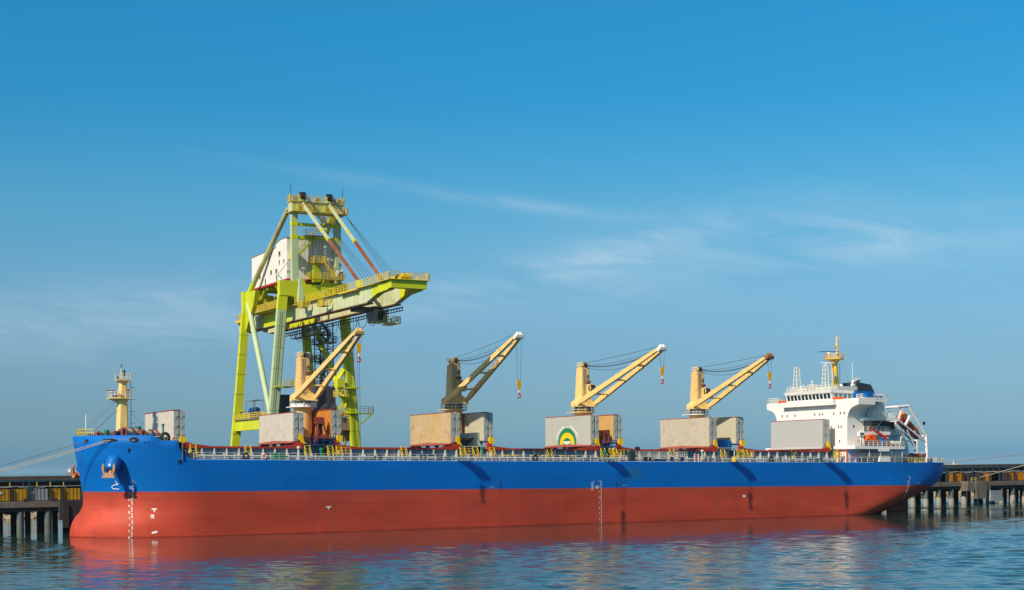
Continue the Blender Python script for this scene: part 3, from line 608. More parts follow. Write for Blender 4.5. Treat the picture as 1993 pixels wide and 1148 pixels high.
def cover(i, kind, mat, s, label):
    z0, z1 = 15.0 - 0.004 * max(0, s - 20), 20.45 + (0.0 if kind == 'a' else 0.1)
    if s < 40: z1 = 19.95
    if kind == 'f' and s > 20: z0 = 15.55 - 0.002 * s
    ye = 8.45
    c = part('hatch_cover', ship, (s, 0, z0), label)
    for k, o in enumerate((0.0, 1.02)):
        zb = z0 + (0 if k == 0 else 0.45)
        m = M()
        # a stiffened steel lid stood on edge: flat weather face, closed edges, slight peak at mid width
        m.hexa([(s + o, -ye, zb), (s + o + 0.86, -ye, zb + 0.1), (s + o + 0.86, ye, zb + 0.1), (s + o, ye, zb), (s + o, -ye, z1 + k * 0.05), (s + o + 0.86, -ye, z1 + k * 0.05 - 0.08), (s + o + 0.86, ye, z1 + k * 0.05 - 0.08), (s + o, ye, z1 + k * 0.05)])
        p = m.build('panel', mat if k == 0 else 'cover_clean', c)
        if k == 0:
            e = M()
            for yy in (-5.6, -2.8, 0.0, 2.8, 5.6): e.box(s - 0.006, s - 0.001, yy - 0.025, yy + 0.025, zb + 0.55, z1 - 0.05)
            e.build('weld_seam', mat, p)
        # clean grey painted edge of the lid facing the rail
        e = M(); e.box(s + o + 0.03, s + o + 0.83, -ye - 0.05, -ye - 0.003, zb + 0.12, z1 - 0.1)
        for zz in (z1 - 0.9, (z0 + z1) / 2, z0 + 1.1):
            e.cbox((s + o + 0.55, -ye - 0.12, zz), (0.3, 0.16, 0.12)); e.cbox((s + o + 0.25, -ye - 0.09, zz - 0.3), (0.1, 0.1, 0.3))
        e.cbox((s + o + 0.42, -ye - 0.09, zb + 0.5), (0.5, 0.12, 0.18))
        e.build('edge_plate', 'panel_edge_grey', c)
    m = M(); m.box(s - 0.1, s + 0.95, -ye - 0.1, ye + 0.1, z1 + 0.0, z1 + 0.1) if kind == 'f' else m.box(s - 0.06, s + 0.8, -ye - 0.04, ye + 0.04, z1 + 0.003, z1 + 0.09)
    m.build('top_seal', 'rim_red', c)
    if kind == 'a':
        m = M(); m.prism([(s - 0.24, -ye - 0.1, z0 - 0.22), (s + 0.1, -ye - 0.1, z0 - 0.02), (s + 0.9, -ye - 0.1, z0 - 0.1), (s + 0.9, -ye - 0.1, z0 - 0.25)], (0, 2 * ye + 0.5, 0)); m.build('hinge_beam', 'rim_red', c)
        # turned-out lower lip, peaked amidships
        m = M(); m.add([(s - 0.012, -ye, z0 + 0.08), (s - 0.012, 1.0, z0 + 0.34), (s - 0.012, ye, z0 + 0.08), (s - 0.17, ye, z0 - 0.04), (s - 0.17, -ye, z0 - 0.04), (s - 0.17, ye, z0 - 0.15), (s - 0.17, -ye, z0 - 0.15)], [(0, 1, 4), (1, 2, 3), (1, 3, 4), (3, 5, 6, 4)]); m.build('lower_lip', 'lip_pink' if s < 150 else mat, c)
    else:
        m = M(); m.box(s + 0.1, s + 1.7, -ye, ye, z0 - 0.3, z0 - 0.05); m.build('hinge_beam', 'steel_dark', c)
    for y in (-6.4, -2.6, 1.2, 4.8, 7.4):
        m = M(); m.beam((s + 0.2, y, z0 - 0.2), (s + 0.3, y + 0.5, 14.05), 0.45, 0.28); m.tube((s + 0.1, y + 0.55, 14.38), (s + 0.7, y + 0.55, 14.38), 0.28, 10); m.build('hinge_arm', 'steel_black', c)
    m = M()
    if kind == 'a': m.prism([(s + 0.95, -ye - 0.42, z0 + 1.25), (s + 1.65, -ye - 0.42, z0 + 1.25), (s + 1.75, -ye - 0.42, z0 + 0.2), (s + 2.2, -ye - 0.42, z0 - 0.35), (s + 1.6, -ye - 0.42, z0 - 0.35), (s + 0.95, -ye - 0.42, z0 + 0.35)], (0, 0.36, 0))
    else: m.box(s + 0.95, s + 1.95, -ye - 0.5, -ye - 0.06, z0 - 0.55, z0 + 0.6)
    m.build('stopper', 'safety_yellow', c)
    m = M(); m.tube((s + 1.1, -ye - 0.35, z0 - 0.55), (s + 1.1, -ye + 0.25, z0 - 0.55), 0.42, 12); m.build('wheel', 'bright_red', c)
    return c
for i, (s0, s1) in enumerate(HATCH):
    coaming(i, s0, s1)
    cover(i, 'f', *covers['f'][i], LABC_F[i]); last = cover(i, 'a', *covers['a'][i], LABC_A[i])
    if i == 2: emb_cover = last
# the emblem painted on the clean cover (flat paint films, each a few millimetres proud of the last)
def arch(w, z0, z1, n=28, k=2.0):
    pts = [(w * math.cos(math.pi * j / n), z0 + (z1 - z0) * abs(math.sin(math.pi * j / n)) ** (2 / k) ) for j in range(n + 1)]
    return pts
S3, EC = 94.83, 0.12
def film(pts, d, name, mat): 
    m = M(); m.add([(S3 - d, EC + y, z) for y, z in pts], [tuple(range(len(pts)))]); return m.build(name, mat, emb_cover)
zb = 14.86
for q in (1, -1):
    film([(q * a, b) for a, b in [(3.92, 15.95), (3.70, 15.95), (3.64, 16.85), (1.46, 18.28), (0.98, 18.3), (0.98, 18.55), (1.60, 18.55), (3.88, 17.0)]], 0.006, 'emblem_flank', 'mark_white')
film([(0.55, 18.52), (0.0, 18.22), (-0.55, 18.52), (-0.42, 18.56), (0, 18.38), (0.42, 18.56)], 0.006, 'emblem_crest', 'mark_white')
film(arch(3.45, zb, 18.2, k=2.3), 0.010, 'emblem_arch', 'logo_green')
film(arch(2.72, zb, 17.30, k=2.3), 0.014, 'emblem_arch', 'logo_yellow')
film(arch(1.62, zb, 16.3, k=2.3), 0.018, 'emblem_arch', 'logo_green')
film([(1.32, 15.15), (1.32, 15.62), (-1.32, 15.62), (-1.32, 15.15), (-0.35, 15.15), (-0.35, zb), (0.35, zb), (0.35, 15.15)], 0.022, 'emblem_block', 'mark_white')

# ------------------------------------------------------------------ deck cranes
TIPW = -25.7
def crane(s, ztip, stip, zhook, cream, house, jibm, headm, label, rot=0.0):
    c = part('deck_crane', ship, (s, 0, 11.6), label)
    m = M(); m.tube((s, 0, 11.5), (s, 0, 20.9), 1.55, 20); m.tube((s, 0, 20.4), (s, 0, 21.2), 1.55, 20, 1.75); m.build('pedestal', house if s < 75 else cream, c)
    m = M(); m.tube((s, 0, 21.2), (s, 0, 21.34), 2.45, 20); m.box(s - 2.3, s - 1.2, -0.8, 2.4, 21.2, 21.33)
    m.build('platform', 'white' if s < 50 or s > 120 else cream, c)
    m = M(); m.rail([(s + 2.4 * math.cos(t), 2.4 * math.sin(t), 21.3) for t in [2 * math.pi * k / 10 for k in range(10)]], 1.05, 1.4, 0.05, 0.04, (1.0, 0.5), close=True)
    m.build('platform_railing', 'rail_white', c)
    m = M(); m.tube((s, 0, 21.34), (s, 0, 22.3), 1.35, 20)
    if s < 50: m.tube((s, 0, 21.342), (s, 0, 21.72), 2.36, 24)
    m.build('slewing_ring', 'crane_cream_worn' if 50 < s < 110 else 'white', c)
    m = M(); m.tube((s, 0, 22.2), (s, 0, 22.55), 1.5, 20)
    for k in range(12): t = 2 * math.pi * k / 12; m.cbox((s + 1.5 * math.cos(t), 1.5 * math.sin(t), 21.85), (0.14, 0.14, 0.7))
    m.build('slewing_bearing', 'steel_dark', c)
    # tapered crane house, its flat sides square with the ship
    m = M(); zA, zB = 22.5, 30.0
    def sec(z): t = (z - zA) / (zB - zA); return (lerp(1.22, 0.93, t), lerp(1.3, 1.02, t), lerp(1.35, 1.05, t))
    rr = []
    for z in (zA, 24, 26, 28, zB):
        a, b1, b2 = sec(z); q = 0.22
        rr.append([(s - a, -b1 + q, z), (s - a + q, -b1, z), (s + a - q, -b1, z), (s + a, -b1 + q, z), (s + a, b2 - q, z), (s + a - q, b2, z), (s - a + q, b2, z), (s - a, b2 - q, z)])
    m.loft(rr, smooth=False); m.build('crane_house', house, c)
    m = M(); m.prism([(s - 2.35, -1.6, 22.4), (s + 2.35, -1.6, 22.4), (s + 2.1, -1.2, 23.3), (s + 1.25, -1.35, 23.9), (s - 1.25, -1.35, 23.9), (s - 2.1, -1.2, 23.3)], (0, 2.2, 0)); m.build('house_foot', cream, c)
    m = M(); m.rail([(s - 0.95, -1.0, zB), (s - 0.95, 1.0, zB), (s + 0.95, 1.0, zB), (s + 0.95, -1.0, zB)], 0.95, 0.65, 0.035, 0.03, (1.0, 0.5), close=True); m.build('top_railing', 'rail_white', c)
    m = M()
    for q in (-0.35, 0.25): m.tube((s + q, -0.5, zB + 0.55), (s + q + 0.26, -0.5, zB + 0.55), 0.55, 14)
    m.cbox((s, -0.4, zB + 0.2), (1.0, 0.9, 0.4)); m.build('sheave', 'steel_black', c)
    m = M(); m.tube((s - 0.72, -0.5, zB + 0.5), (s - 0.45, -0.5, zB + 0.5), 0.62, 14); m.cbox((s - 0.5, 0.1, zB + 0.3), (0.5, 0.9, 0.6)); m.build('sheave_guard', cream, c)
    m = M(); m.ladder((s - 0.72, -1.45, 23.6), (s - 0.55, -1.1, 29.9), (0.42, 0, 0), 0.42); m.build('ladder', 'steel_grey', c)
    # driver's cab on the outboard face
    m = M(); m.prism([(s + 0.10, -1.2, 24.9), (s + 0.10, -2.35, 24.9), (s + 0.10, -2.65, 25.9), (s + 0.10, -2.35, 26.75), (s + 0.10, -1.1, 26.75)], (1.35, 0, 0)); m.cbox((s + 0.78, -1.6, 24.8), (1.5, 1.1, 0.14)); cb = m.build('cab', cream, c)
    m = M(); m.add([(s + 0.25, -2.40, 24.98), (s + 1.3, -2.40, 24.98), (s + 1.3, -2.69, 25.86), (s + 0.25, -2.69, 25.86)], [(0, 1, 2, 3)]); m.add([(s + 0.25, -2.68, 25.94), (s + 1.3, -2.68, 25.94), (s + 1.3, -2.42, 26.65), (s + 0.25, -2.42, 26.65)], [(0, 1, 2, 3)])
    m.add([(s + 0.08, -2.0, 25.3), (s + 0.08, -2.45, 25.5), (s + 0.08, -2.35, 26.5), (s + 0.08, -1.9, 26.5)], [(0, 1, 2, 3)]); m.build('cab_window', 'glass', c)
    m = M(); m.cbox((s + 0.35, -1.5, 27.2), (0.7, 0.7, 0.55)); m.cbox((s + 0.4, -1.35, 28.4), (0.35, 0.35, 0.3)); m.beam((s + 0.2, -1.2, 28.0), (s + 0.45, -1.55, 28.7), 0.12, 0.12); m.build('searchlight', 'deck_red', c)
    # twin-leg jib standing straight outboard, converging at the head
    tip = V(stip, TIPW, ztip)
    A = [V(s - 2.0, -0.6, 22.75), V(s + 2.0, -0.6, 22.75)]; Bn = [tip + V(-0.55, 0.6, -0.2), tip + V(0.55, 0.6, -0.2)]
    m = M()
    for p, q in zip(A, Bn):
        e1, e2 = p.lerp(q, 0.12), p.lerp(q, 0.80)
        m.beam(p, e1, 0.5, 0.5, 0.52, 0.98); m.beam(e1, e2, 0.52, 0.98, 0.5, 0.82); m.beam(e2, q, 0.5, 0.82, 0.45, 0.55)
        m.tube(p + V(-0.45, 0, 0), p + V(0.45, 0, 0), 0.42, 12)
        for t in (0.3, 0.52, 0.72): w0 = p.lerp(q, t); m.beam(w0 + V(0, 0, -0.55), w0 + V(0, 0, 0.58), 0.58, 0.14, up=(0, 1, 0))
    jb = m.build('jib', jibm, c)
    for t in (0.24, 0.50, 0.76):
        m = M(); m.tube(A[0].lerp(Bn[0], t) + V(0, 0, -0.3), A[1].lerp(Bn[1], t) + V(0, 0, -0.3), 0.20, 10)
        for q in (0, 1): w0 = A[q].lerp(Bn[q], t) + V((0.55, -0.55)[q], 0, -0.3); m.cbox(w0, (0.7, 0.5, 0.28))
        m.build('cross_strut', jibm, c)
    m = M(); m.prism([(stip - 0.62, TIPW + 0.7, ztip - 0.55), (stip - 0.62, TIPW + 0.8, ztip + 0.1), (stip - 0.62, TIPW - 0.15, ztip + 0.5), (stip - 0.62, TIPW - 0.6, ztip + 0.2), (stip - 0.62, TIPW - 0.5, ztip - 0.3)], (1.24, 0, 0)); m.build('jib_head', headm, c)
    m = M()
    for q in (-0.35, 0.2): m.tube((stip + q, TIPW, ztip + 0.35), (stip + q + 0.2, TIPW, ztip + 0.35), 0.42, 14)
    m.tube((stip - 0.82, TIPW - 0.2, ztip - 0.1), (stip + 0.82, TIPW - 0.2, ztip - 0.1), 0.34, 12); m.build('sheave', headm, c)
    # luffing and hoisting wires
    for k, (q, sag, tt) in enumerate(((-0.45, 0.15, 1.0), (-0.2, 0.9, 0.93), (0.05, 1.3, 0.9), (0.15, 1.45, 0.9), (0.4, 1.9, 0.86))):
        p0 = V(s + q * 0.6, -0.9, zB + (0.9, 0.5, 0.45, 0.4, 0.1)[k]); p1 = (A[0].lerp(Bn[0], tt) + A[1].lerp(Bn[1], tt)) / 2 + V(q, 0, 0.55)
        pts = []
        for j in range(13):
            u = j / 12; p = p0.lerp(p1, u); p.z -= sag * 4 * u * (1 - u) * 0.75; pts.append(p)
        m = M(); m.path(pts, 0.035 if k != 2 else 0.05, 5); m.build('luffing_wire', 'steel_black', c)
    for q in (-0.5, 0.5):
        m = M(); m.tube((stip + q, TIPW - 0.15, ztip - 0.2), (stip + q * 0.6, TIPW - 0.15, zhook), 0.03, 5); m.build('hoist_wire', 'steel_dark', c)
    x, y = stip, TIPW - 0.15
    m = M(); pr = [(0.0, 0.95), (0.40, 0.72), (0.52, 0.3), (0.45, -0.15), (0.2, -0.85), (0.0, -0.95)]
    hd = V(1, 0, 0); hn = V(0, 1, 0); hc = V(x, y, zhook - 0.6)
    m.prism([hc + hd * a * 0.86 - hn * 0.06 + V(0, 0, b) for a, b in pr] + [hc - hd * a * 0.86 - hn * 0.06 + V(0, 0, b) for a, b in pr[::-1][1:-1]], hn * 0.12); m.build('hook_block', 'hook_yellow', c)
    m = M(); m.tube((x, y, zhook - 1.5), (x, y, zhook - 1.95), 0.13, 8); m.build('swivel', 'white', c)
    m = M(); m.tube((x, y, zhook - 1.9), (x, y, zhook - 2.25), 0.17, 8)
    pts = [V(x, y, zhook - 2.5) + hd * 0.3 * math.cos(t) + V(0, 0, 0.3 * math.sin(t)) for t in [R(90 - 27 * k) for k in range(10)]]
    m.path(pts, 0.11, 7); m.build('hook', 'bright_red', c)
    return c
crane(40.0, 32.4, 39.5, 30.4, 'crane_cream', 'crane_cream_worn', 'crane_cream', 'crane_cream_worn', 'first cream deck crane from the bow, standing before the green gantry')
crane(70.0, 33.0, 69.4, 25.2, 'crane_cream_worn', 'crane_cream_rusty', 'jib_rusty', 'white', 'second deck crane, streaked brown with rust, hook hanging low')
crane(98.4, 32.0, 99.3, 28.4, 'crane_cream', 'crane_cream', 'crane_cream', 'white', 'third deck crane, clean cream, behind the emblem cover')
crane(126.1, 31.3, 124.0, 28.2, 'crane_cream', 'crane_cream_worn', 'crane_cream', 'rust', 'fourth deck crane from the bow, with a rusty jib head')

# ------------------------------------------------------------------ forecastle
fm = part('foremast', ship, (7.7, 0, 14.6), 'cream foremast with two platforms and a small radar')
def octo(s, y, z, a, b, q): return [(s - a, y - b + q, z), (s - a + q, y - b, z), (s + a - q, y - b, z), (s + a, y - b + q, z), (s + a, y + b - q, z), (s + a - q, y + b, z), (s - a + q, y + b, z), (s - a, y + b - q, z)]
m = M(); m.loft([octo(7.75, 0, 14.5, 0.98, 1.05, 0.3), octo(7.8, 0, 20.8, 0.78, 0.85, 0.28), octo(7.85, 0, 22.1, 0.70, 0.75, 0.25), octo(7.9, 0, 25.1, 0.55, 0.6, 0.2)], smooth=False); m.build('mast_column', 'mast_cream', fm)
m = M(); m.prism([(5.4, -0.9, 22.05), (5.4, 0.9, 22.05), (7.0, 1.5, 22.05), (9.0, 1.5, 22.05), (9.0, -1.5, 22.05), (7.0, -1.5, 22.05)], (0, 0, 0.16)); m.prism([(5.5, -0.1, 22.04), (7.0, -0.1, 21.3), (7.2, -0.1, 22.04)], (0, 0.2, 0)); m.prism([(8.9, -0.1, 22.04), (8.5, -0.1, 21.3), (8.3, -0.1, 22.04)], (0, 0.2, 0)); m.build('platform', 'mast_cream', fm)
m = M(); m.prism([(6.8, -1.0, 25.1), (6.8, 1.0, 25.1), (9.0, 1.0, 25.1), (9.0, -1.0, 25.1)], (0, 0, 0.14)); m.prism([(6.9, -0.8, 25.09), (7.4, -0.5, 24.6), (8.4, -0.5, 24.6), (8.9, -0.8, 25.09)], (0, 1.4, 0)); m.build('platform', 'mast_cream', fm)
m = M(); m.rail([(5.45, -0.85, 22.2), (5.45, 0.85, 22.2), (7.0, 1.45, 22.2), (8.95, 1.45, 22.2), (8.95, -1.45, 22.2), (7.0, -1.45, 22.2)], 1.05, 1.1, 0.04, 0.03, (1, 0.5), close=True); m.rail([(6.85, 0.95, 25.2), (8.95, 0.95, 25.2), (8.95, -0.95, 25.2), (7.6, -0.95, 25.2)], 1.1, 0.6, 0.04, 0.03, (1, 0.5)); m.build('railing', 'rail_white', fm)
m = M(); m.tube((5.95, 0, 22.2), (5.95, 0, 23.15), 0.12); m.tube((5.95, 0, 23.1), (5.95, 0, 23.3), 0.3, 12); m.build('radar_pedestal', 'white', fm)
m = M(); m.beam((5.2, 0.25, 23.42), (6.7, -0.25, 23.42), 0.2, 0.12); m.build('radar_bar', 'steel_dark', fm)
m = M(); m.cbox((6.5, -0.4, 22.5), (0.7, 0.35, 0.4)); m.cbox((7.2, -1.0, 22.6), (0.6, 0.3, 0.3)); m.cbox((8.5, -1.0, 23.4), (0.35, 0.35, 0.5)); m.build('horn', 'rust', fm)
m = M(); m.tube((7.6, -0.3, 25.2), (7.6, -0.3, 27.0), 0.12, 8); m.tube((7.6, -0.3, 27.0), (7.6, -0.3, 27.5), 0.05, 6); m.build('light_pole', 'mast_cream', fm)
m = M()
for z in (27.3, 27.55, 27.75): m.tube((7.6, -0.3, z), (7.6, -0.3, z + 0.1), 0.14, 8)
for z in (25.5, 25.9, 26.3, 26.7): m.cbox((7.82, -0.35, z), (0.2, 0.16, 0.18))
m.tube((8.2, 0, 26.0), (8.2, 0, 26.9), 0.14, 8); m.tube((6.9, -0.6, 25.3), (6.9, -0.6, 25.8), 0.12, 8); m.build('navigation_light', 'steel_black', fm)
m = M(); m.ladder((9.35, 0.5, 14.6), (9.2, 0.3, 25.2), (0.0, -0.5, 0), 0.55, 0.045)
for z in range(16, 25, 2): m.ring((9.55, 0.2, z), (0, 0, 1), 0.38, 0.025, 10, 4)
m.build('ladder', 'steel_grey', fm)
for a, b in (((7.1, -0.5, 20.3), (1.9, -1.5, 15.7)), ((8.3, -0.8, 20.3), (13.0, -7.0, 14.6)), ((7.1, 0.6, 20.3), (2.6, 3.0, 15.6)), ((6.9, 0.3, 21.8), (0.6, 0, 15.8))):
    m = M(); m.tube(a, b, 0.02, 4); m.build('stay_wire', 'steel_dark', fm)
# bow rail and jackstaff
m = M(); m.rail([(2.2, 3.6, 15.7), (0.9, 2.0, 15.7), (0.25, 0, 15.7), (0.9, -2.0, 15.7), (2.2, -3.4, 15.7)], 1.15, 0.36, 0.035, 0.045, (1, 0.5)); m.build('bow_railing', 'walk_yellow', ship)
m = M(); m.tube((1.5, -1.2, 14.6), (1.5, -1.2, 19.3), 0.13, 8, 0.10); m.build('jackstaff', 'rail_white', ship)
def winch(c, rot, drum_mat, label, sc=1.0):
    w_ = part('mooring_winch', ship, c, label); a = V(math.cos(rot), math.sin(rot), 0); b = V(-a.y, a.x, 0); c = V(c)
    P = lambda u, v, z: c + (a * u + b * v) * sc + V(0, 0, z * sc)
    m = M(); m.tube(P(-0.9, 0, 1.05), P(0.9, 0, 1.05), 0.55 * sc, 16); m.build('rope_drum', drum_mat, w_)
    for u in (-1.0, 1.0, 0.15):
        m = M(); m.tube(P(u - 0.05, 0, 1.0), P(u + 0.05, 0, 1.0), 0.8 * sc, 18); m.build('flange', 'deck_red' if u != 0.15 else 'steel_dark', w_)
    m = M(); m.tube(P(1.15, 0, 1.05), P(1.75, 0, 1.05), 0.38 * sc, 12); m.tube(P(1.68, 0, 1.05), P(1.78, 0, 1.05), 0.5 * sc, 12); m.build('warping_head', 'grey_light', w_)
    m = M(); m.beam(P(-1.5, 0, 0.8), P(-1.1, 0, 0.8), 1.0 * sc, 1.5 * sc); m.beam(P(-1.5, 0, 0.08), P(1.3, 0, 0.08), 1.5 * sc, 0.15 * sc); m.build('gear_case', 'deck_red', w_)
    m = M(); m.tube(P(-2.2, 0.2, 1.0), P(-1.5, 0.2, 1.0), 0.3 * sc, 10); m.build('motor', 'steel_dark', w_)
FZ = 14.55
winch((7.4, -6.2, FZ + 0.35), 0.35, 'rope', 'mooring winch with a pale rope drum beside the foremast', 1.25); winch((10.0, -8.2, FZ), 0.35, 'rope', 'mooring winch with a rope drum near the bow cover', 1.25); winch((6.2, 5.0, FZ), 0.3, 'rope_dark', 'anchor windlass on the far side of the forecastle', 1.25)
winch((8.6, -3.2, FZ + 0.2), 0.35, 'rust', 'rusty anchor windlass abaft the foremast', 1.35)
def vent(p, hgt, r_, mat='green'):
    m = M(); p = V(p); m.tube(p, p + V(0, 0, hgt), r_ * 0.62, 12); m.tube(p + V(0, 0, hgt - 0.15), p + V(0, 0, hgt + 0.75 * r_), r_, 14); m.tube(p, p + V(0, 0, 0.18), r_ * 0.8, 12); m.build('ventilator', mat, ship)
vent((4.1, -4.3, FZ), 1.85, 0.42); vent((8.9, -5.6, FZ), 2.35, 0.55); vent((11.6, -10.6, FZ), 2.9, 0.24); vent((3.0, 3.0, FZ), 1.5, 0.35, 'deck_red'); vent((5.5, -3.4, FZ), 1.9, 0.15, 'bright_red')
vent((9.9, -6.4, FZ), 1.9, 0.2, 'deck_red'); vent((6.3, -4.6, FZ), 1.9, 0.16, 'deck_red')
def bollard(p, mat='steel_black', along=(1, 0)):
    m = M(); p = V(p)
    for q in (-0.45, 0.45): b = p + V(along[0] * q, along[1] * q, 0); m.tube(b, b + V(0, 0, 0.75), 0.22, 12); m.tube(b + V(0, 0, 0.72), b + V(0, 0, 0.86), 0.29, 12)
    m.beam(p - V(along[0] * 0.8, along[1] * 0.8, -0.06), p + V(along[0] * 0.8, along[1] * 0.8, 0.06), 0.6, 0.12); m.build('bollard', mat, ship)
bollard((5.5, -9.0, FZ)); bollard((12.4, -12.6, FZ), 'orange'); bollard((11.2, -12.0, FZ)); bollard((10.6, -11.2, FZ))
m = M()
for q in (0, 1): m.box(10.5 + q * 1.7, 10.9 + q * 1.7, -12.9 - 0.4 * q, -12.4 - 0.4 * q, FZ, FZ + 0.42)
m.build('roller_stand', 'safety_yellow', ship)
fl = M(); fl.ring((11.2, -13.0, FZ + 0.85), (0.35, 1, 0), 0.62, 0.24, 16, 6); fl.build('fairlead', 'steel_black', ship)
m = M(); m.rail([(9.6, -10.9, FZ), (10.8, -12.3, FZ), (12.9, -13.3, FZ)], 1.0, 1.0, 0.03, 0.025, (1, 0.5)); m.build('railing', 'rail_white', ship)

# ------------------------------------------------------------------ main deck fittings
def yladder(s, wide=0.95, platform=False, y=-9.95):
    z0 = DK(s); m = M()
    if platform:
        m.box(s, s + 2.5, y - 0.6, y + 0.1, z0 + 1.22, z0 + 1.3); m.rail([(s, y - 0.55, z0 + 1.28), (s + 2.5, y - 0.55, z0 + 1.28)], 1.0, 0.85, 0.04, 0.035, (1, 0.5))
    m.stair((s, y - 1.1, z0), (s, y - 0.2, z0 + 1.5), (wide, 0, 0), 3, False, 0.07)
    for q in (0, wide):
        m.beam((s + q, y - 0.2, z0 + 1.4), (s + q, y - 0.2, z0 + 2.6), 0.08, 0.08); m.beam((s + q, y - 0.2, z0 + 2.55), (s + q, y - 1.2, z0 + 1.0), 0.06, 0.06)
    m.beam((s, y - 0.2, z0 + 2.55), (s + wide, y - 0.2, z0 + 2.55), 0.07, 0.07); m.beam((s, y - 0.2, z0 + 2.05), (s + wide, y - 0.2, z0 + 2.05), 0.05, 0.05)
    m.build('access_ladder', 'safety_yellow', ship)
for s in (16.2, 25.6, 36.2, 40.4, 54.3, 68.6, 72.0, 84.1, 96.0, 97.9, 111.9, 124.2, 128.3, 142.2): yladder(s)
for s in (42.0, 66.0, 98.6, 129.8, 153.5): yladder(s, platform=True)
for s in (24.3, 79.0, 133.2):
    m = M(); m.ring((s, -hb(s, 11.4) + 0.25, DK(s) + 0.62), (0, 1, 0), 0.42, 0.18, 18, 8); m.cbox((s, -hb(s, 11.4) + 0.35, DK(s) + 0.1), (1.3, 0.5, 0.22)); m.build('fairlead', 'steel_black', ship)
for s, mt in ((39.4, 'green'), (41.0, 'green'), (70.6, 'green'), (96.8, 'green'), (102.5, 'green'), (128.8, 'green'), (130.2, 'green'), (154.0, 'green')):
    vent((s, -9.6 - (s % 1.0), DK(s)), 1.7 + (s % 0.7), 0.42, mt)
for s, y in ((74.5, -11), (76.4, -11), (80.2, -11), (82.6, -11), (86.5, -11), (89.0, -11)):
    m = M(); m.box(s, s + 1.2, y - 0.3, y + 0.3, DK(s) + 1.0, DK(s) + 1.16); m.cbox((s + 0.6, y, DK(s) + 0.5), (0.3, 0.3, 1.0)); m.build('cleat_table', 'safety_yellow', ship)
for s in (48.5, 57.2, 88.0, 104.8, 118.8, 136.4, 147.0): bollard((s, -13.2, DK(s)), 'steel_dark')
for s in range(20, 150, 5):
    if random.random() < 0.7:
        m = M(); z0 = DK(s); t_ = random.choice(('steel_grey', 'grey_light', 'rust', 'steel_dark', 'stay_white')); x = s + random.random() * 2
        m.cbox((x, -10.6 - random.random(), z0 + 0.4), (0.5 + random.random() * 0.8, 0.5, 0.8)); m.tube((x + 1, -11, z0), (x + 1, -11, z0 + 0.9), 0.14, 8); m.tube((x + 1, -11, z0 + 0.85), (x + 1, -11, z0 + 1.05), 0.24, 8); m.build('deck_valve', t_, ship)
# cross-deck houses between the hatches
for s0, s1, c_ in ((36.9, 41.4, 'steel_grey'), (67.2, 71.5, 'coaming_grey'), (96.9, 99.8, 'coaming_grey'), (124.6, 129.2, 'grey_light')):
    m = M(); m.box(s0, s1, -6.6, 8.4, DK(s0) - 0.05, 14.25); dh = m.build('crane_base_house', c_, ship)
    m = M(); m.cbox(((s0 + s1) / 2 - 0.6, -6.62, 12.75), (0.8, 0.06, 1.9)); m.build('door', 'white_shade', dh)
    m = M(); m.box(s0 - 0.2, s1 + 0.2, -8.6, -6.5, 14.26, 14.38); m.beam((s0 + 0.2, -8.4, 11.6), (s0 + 0.2, -8.4, 14.25), 0.2, 0.2); m.beam((s1 - 0.2, -8.4, 11.6), (s1 - 0.2, -8.4, 14.25), 0.2, 0.2); m.build('cargo_platform', 'stay_white', ship)
# lattice gangway stowed along the rail
def gangway(s0, s1, y, z, hgt, mat, name='accommodation_ladder'):
    m = M()
    for yy in (y, y + 0.8):
        for zz in (z, z + hgt * 0.5, z + hgt): m.beam((s0, yy, zz), (s1, yy, zz), 0.1, 0.1)
        n_ = int((s1 - s0) / 0.95)
        for k in range(n_ + 1): s = s0 + (s1 - s0) * k / n_; m.beam((s, yy, z), (s, yy, z + hgt), 0.08, 0.08)
        for k in range(0, n_): s = s0 + (s1 - s0) * k / n_; e = (s1 - s0) / n_; m.beam((s, yy, z), (s + e, yy, z + hgt * 0.5), 0.05, 0.05)
    m.box(s0, s1, y, y + 0.8, z + 0.05, z + 0.13); return m.build(name, mat, ship)
gangway(101.6, 112.8, -14.6, DK(105) + 0.95, 0.95, 'stay_white'); gangway(156.6, 169.3, -14.7, 12.35, 0.8, 'steel_grey')
m = M(); m.box(99.8, 100.9, -14.6, -13.9, DK(100), DK(100) + 1.9); m.tube((101.1, -14.4, DK(100) + 2.5), (101.9, -14.4, DK(100) + 2.5), 0.35, 10); m.build('gangway_winch', 'steel_dark', ship)
m = M(); m.box(106.0, 108.0, -14.5, -13.6, DK(106), DK(106) + 0.5); m.build('gangway_cradle', 'frame_blue', ship)
for s, r_ in ((103.4, 0.25), (109.6, 0.3), (112.0, 0.3)):
    m = M(); m.tube((s, -14.2, DK(s)), (s, -14.2, DK(s) + 0.9), r_, 10); m.build('gangway_cradle', 'frame_blue', ship)
for s in (114.9, 115.8):
    m = M(); z0 = DK(s); m.tube((s, -14.3, z0), (s, -14.3, z0 + 1.5), 0.16, 8)
    p = m.build('warning_post', 'white', ship); m = M()
    for k in range(3): m.tube((s, -14.3, z0 + 0.3 + 0.4 * k), (s, -14.3, z0 + 0.5 + 0.4 * k), 0.175, 8)
    m.build('red_band', 'bright_red', p)
for s in (33.8, 117.2):
    m = M(); z0 = DK(s); m.tube((s, -13.6, z0), (s, -13.6, z0 + 1.9), 0.14, 8); m.ball((s, -13.6, z0 + 2.1), 0.32, 6); m.build('air_vent', 'stay_white', ship)

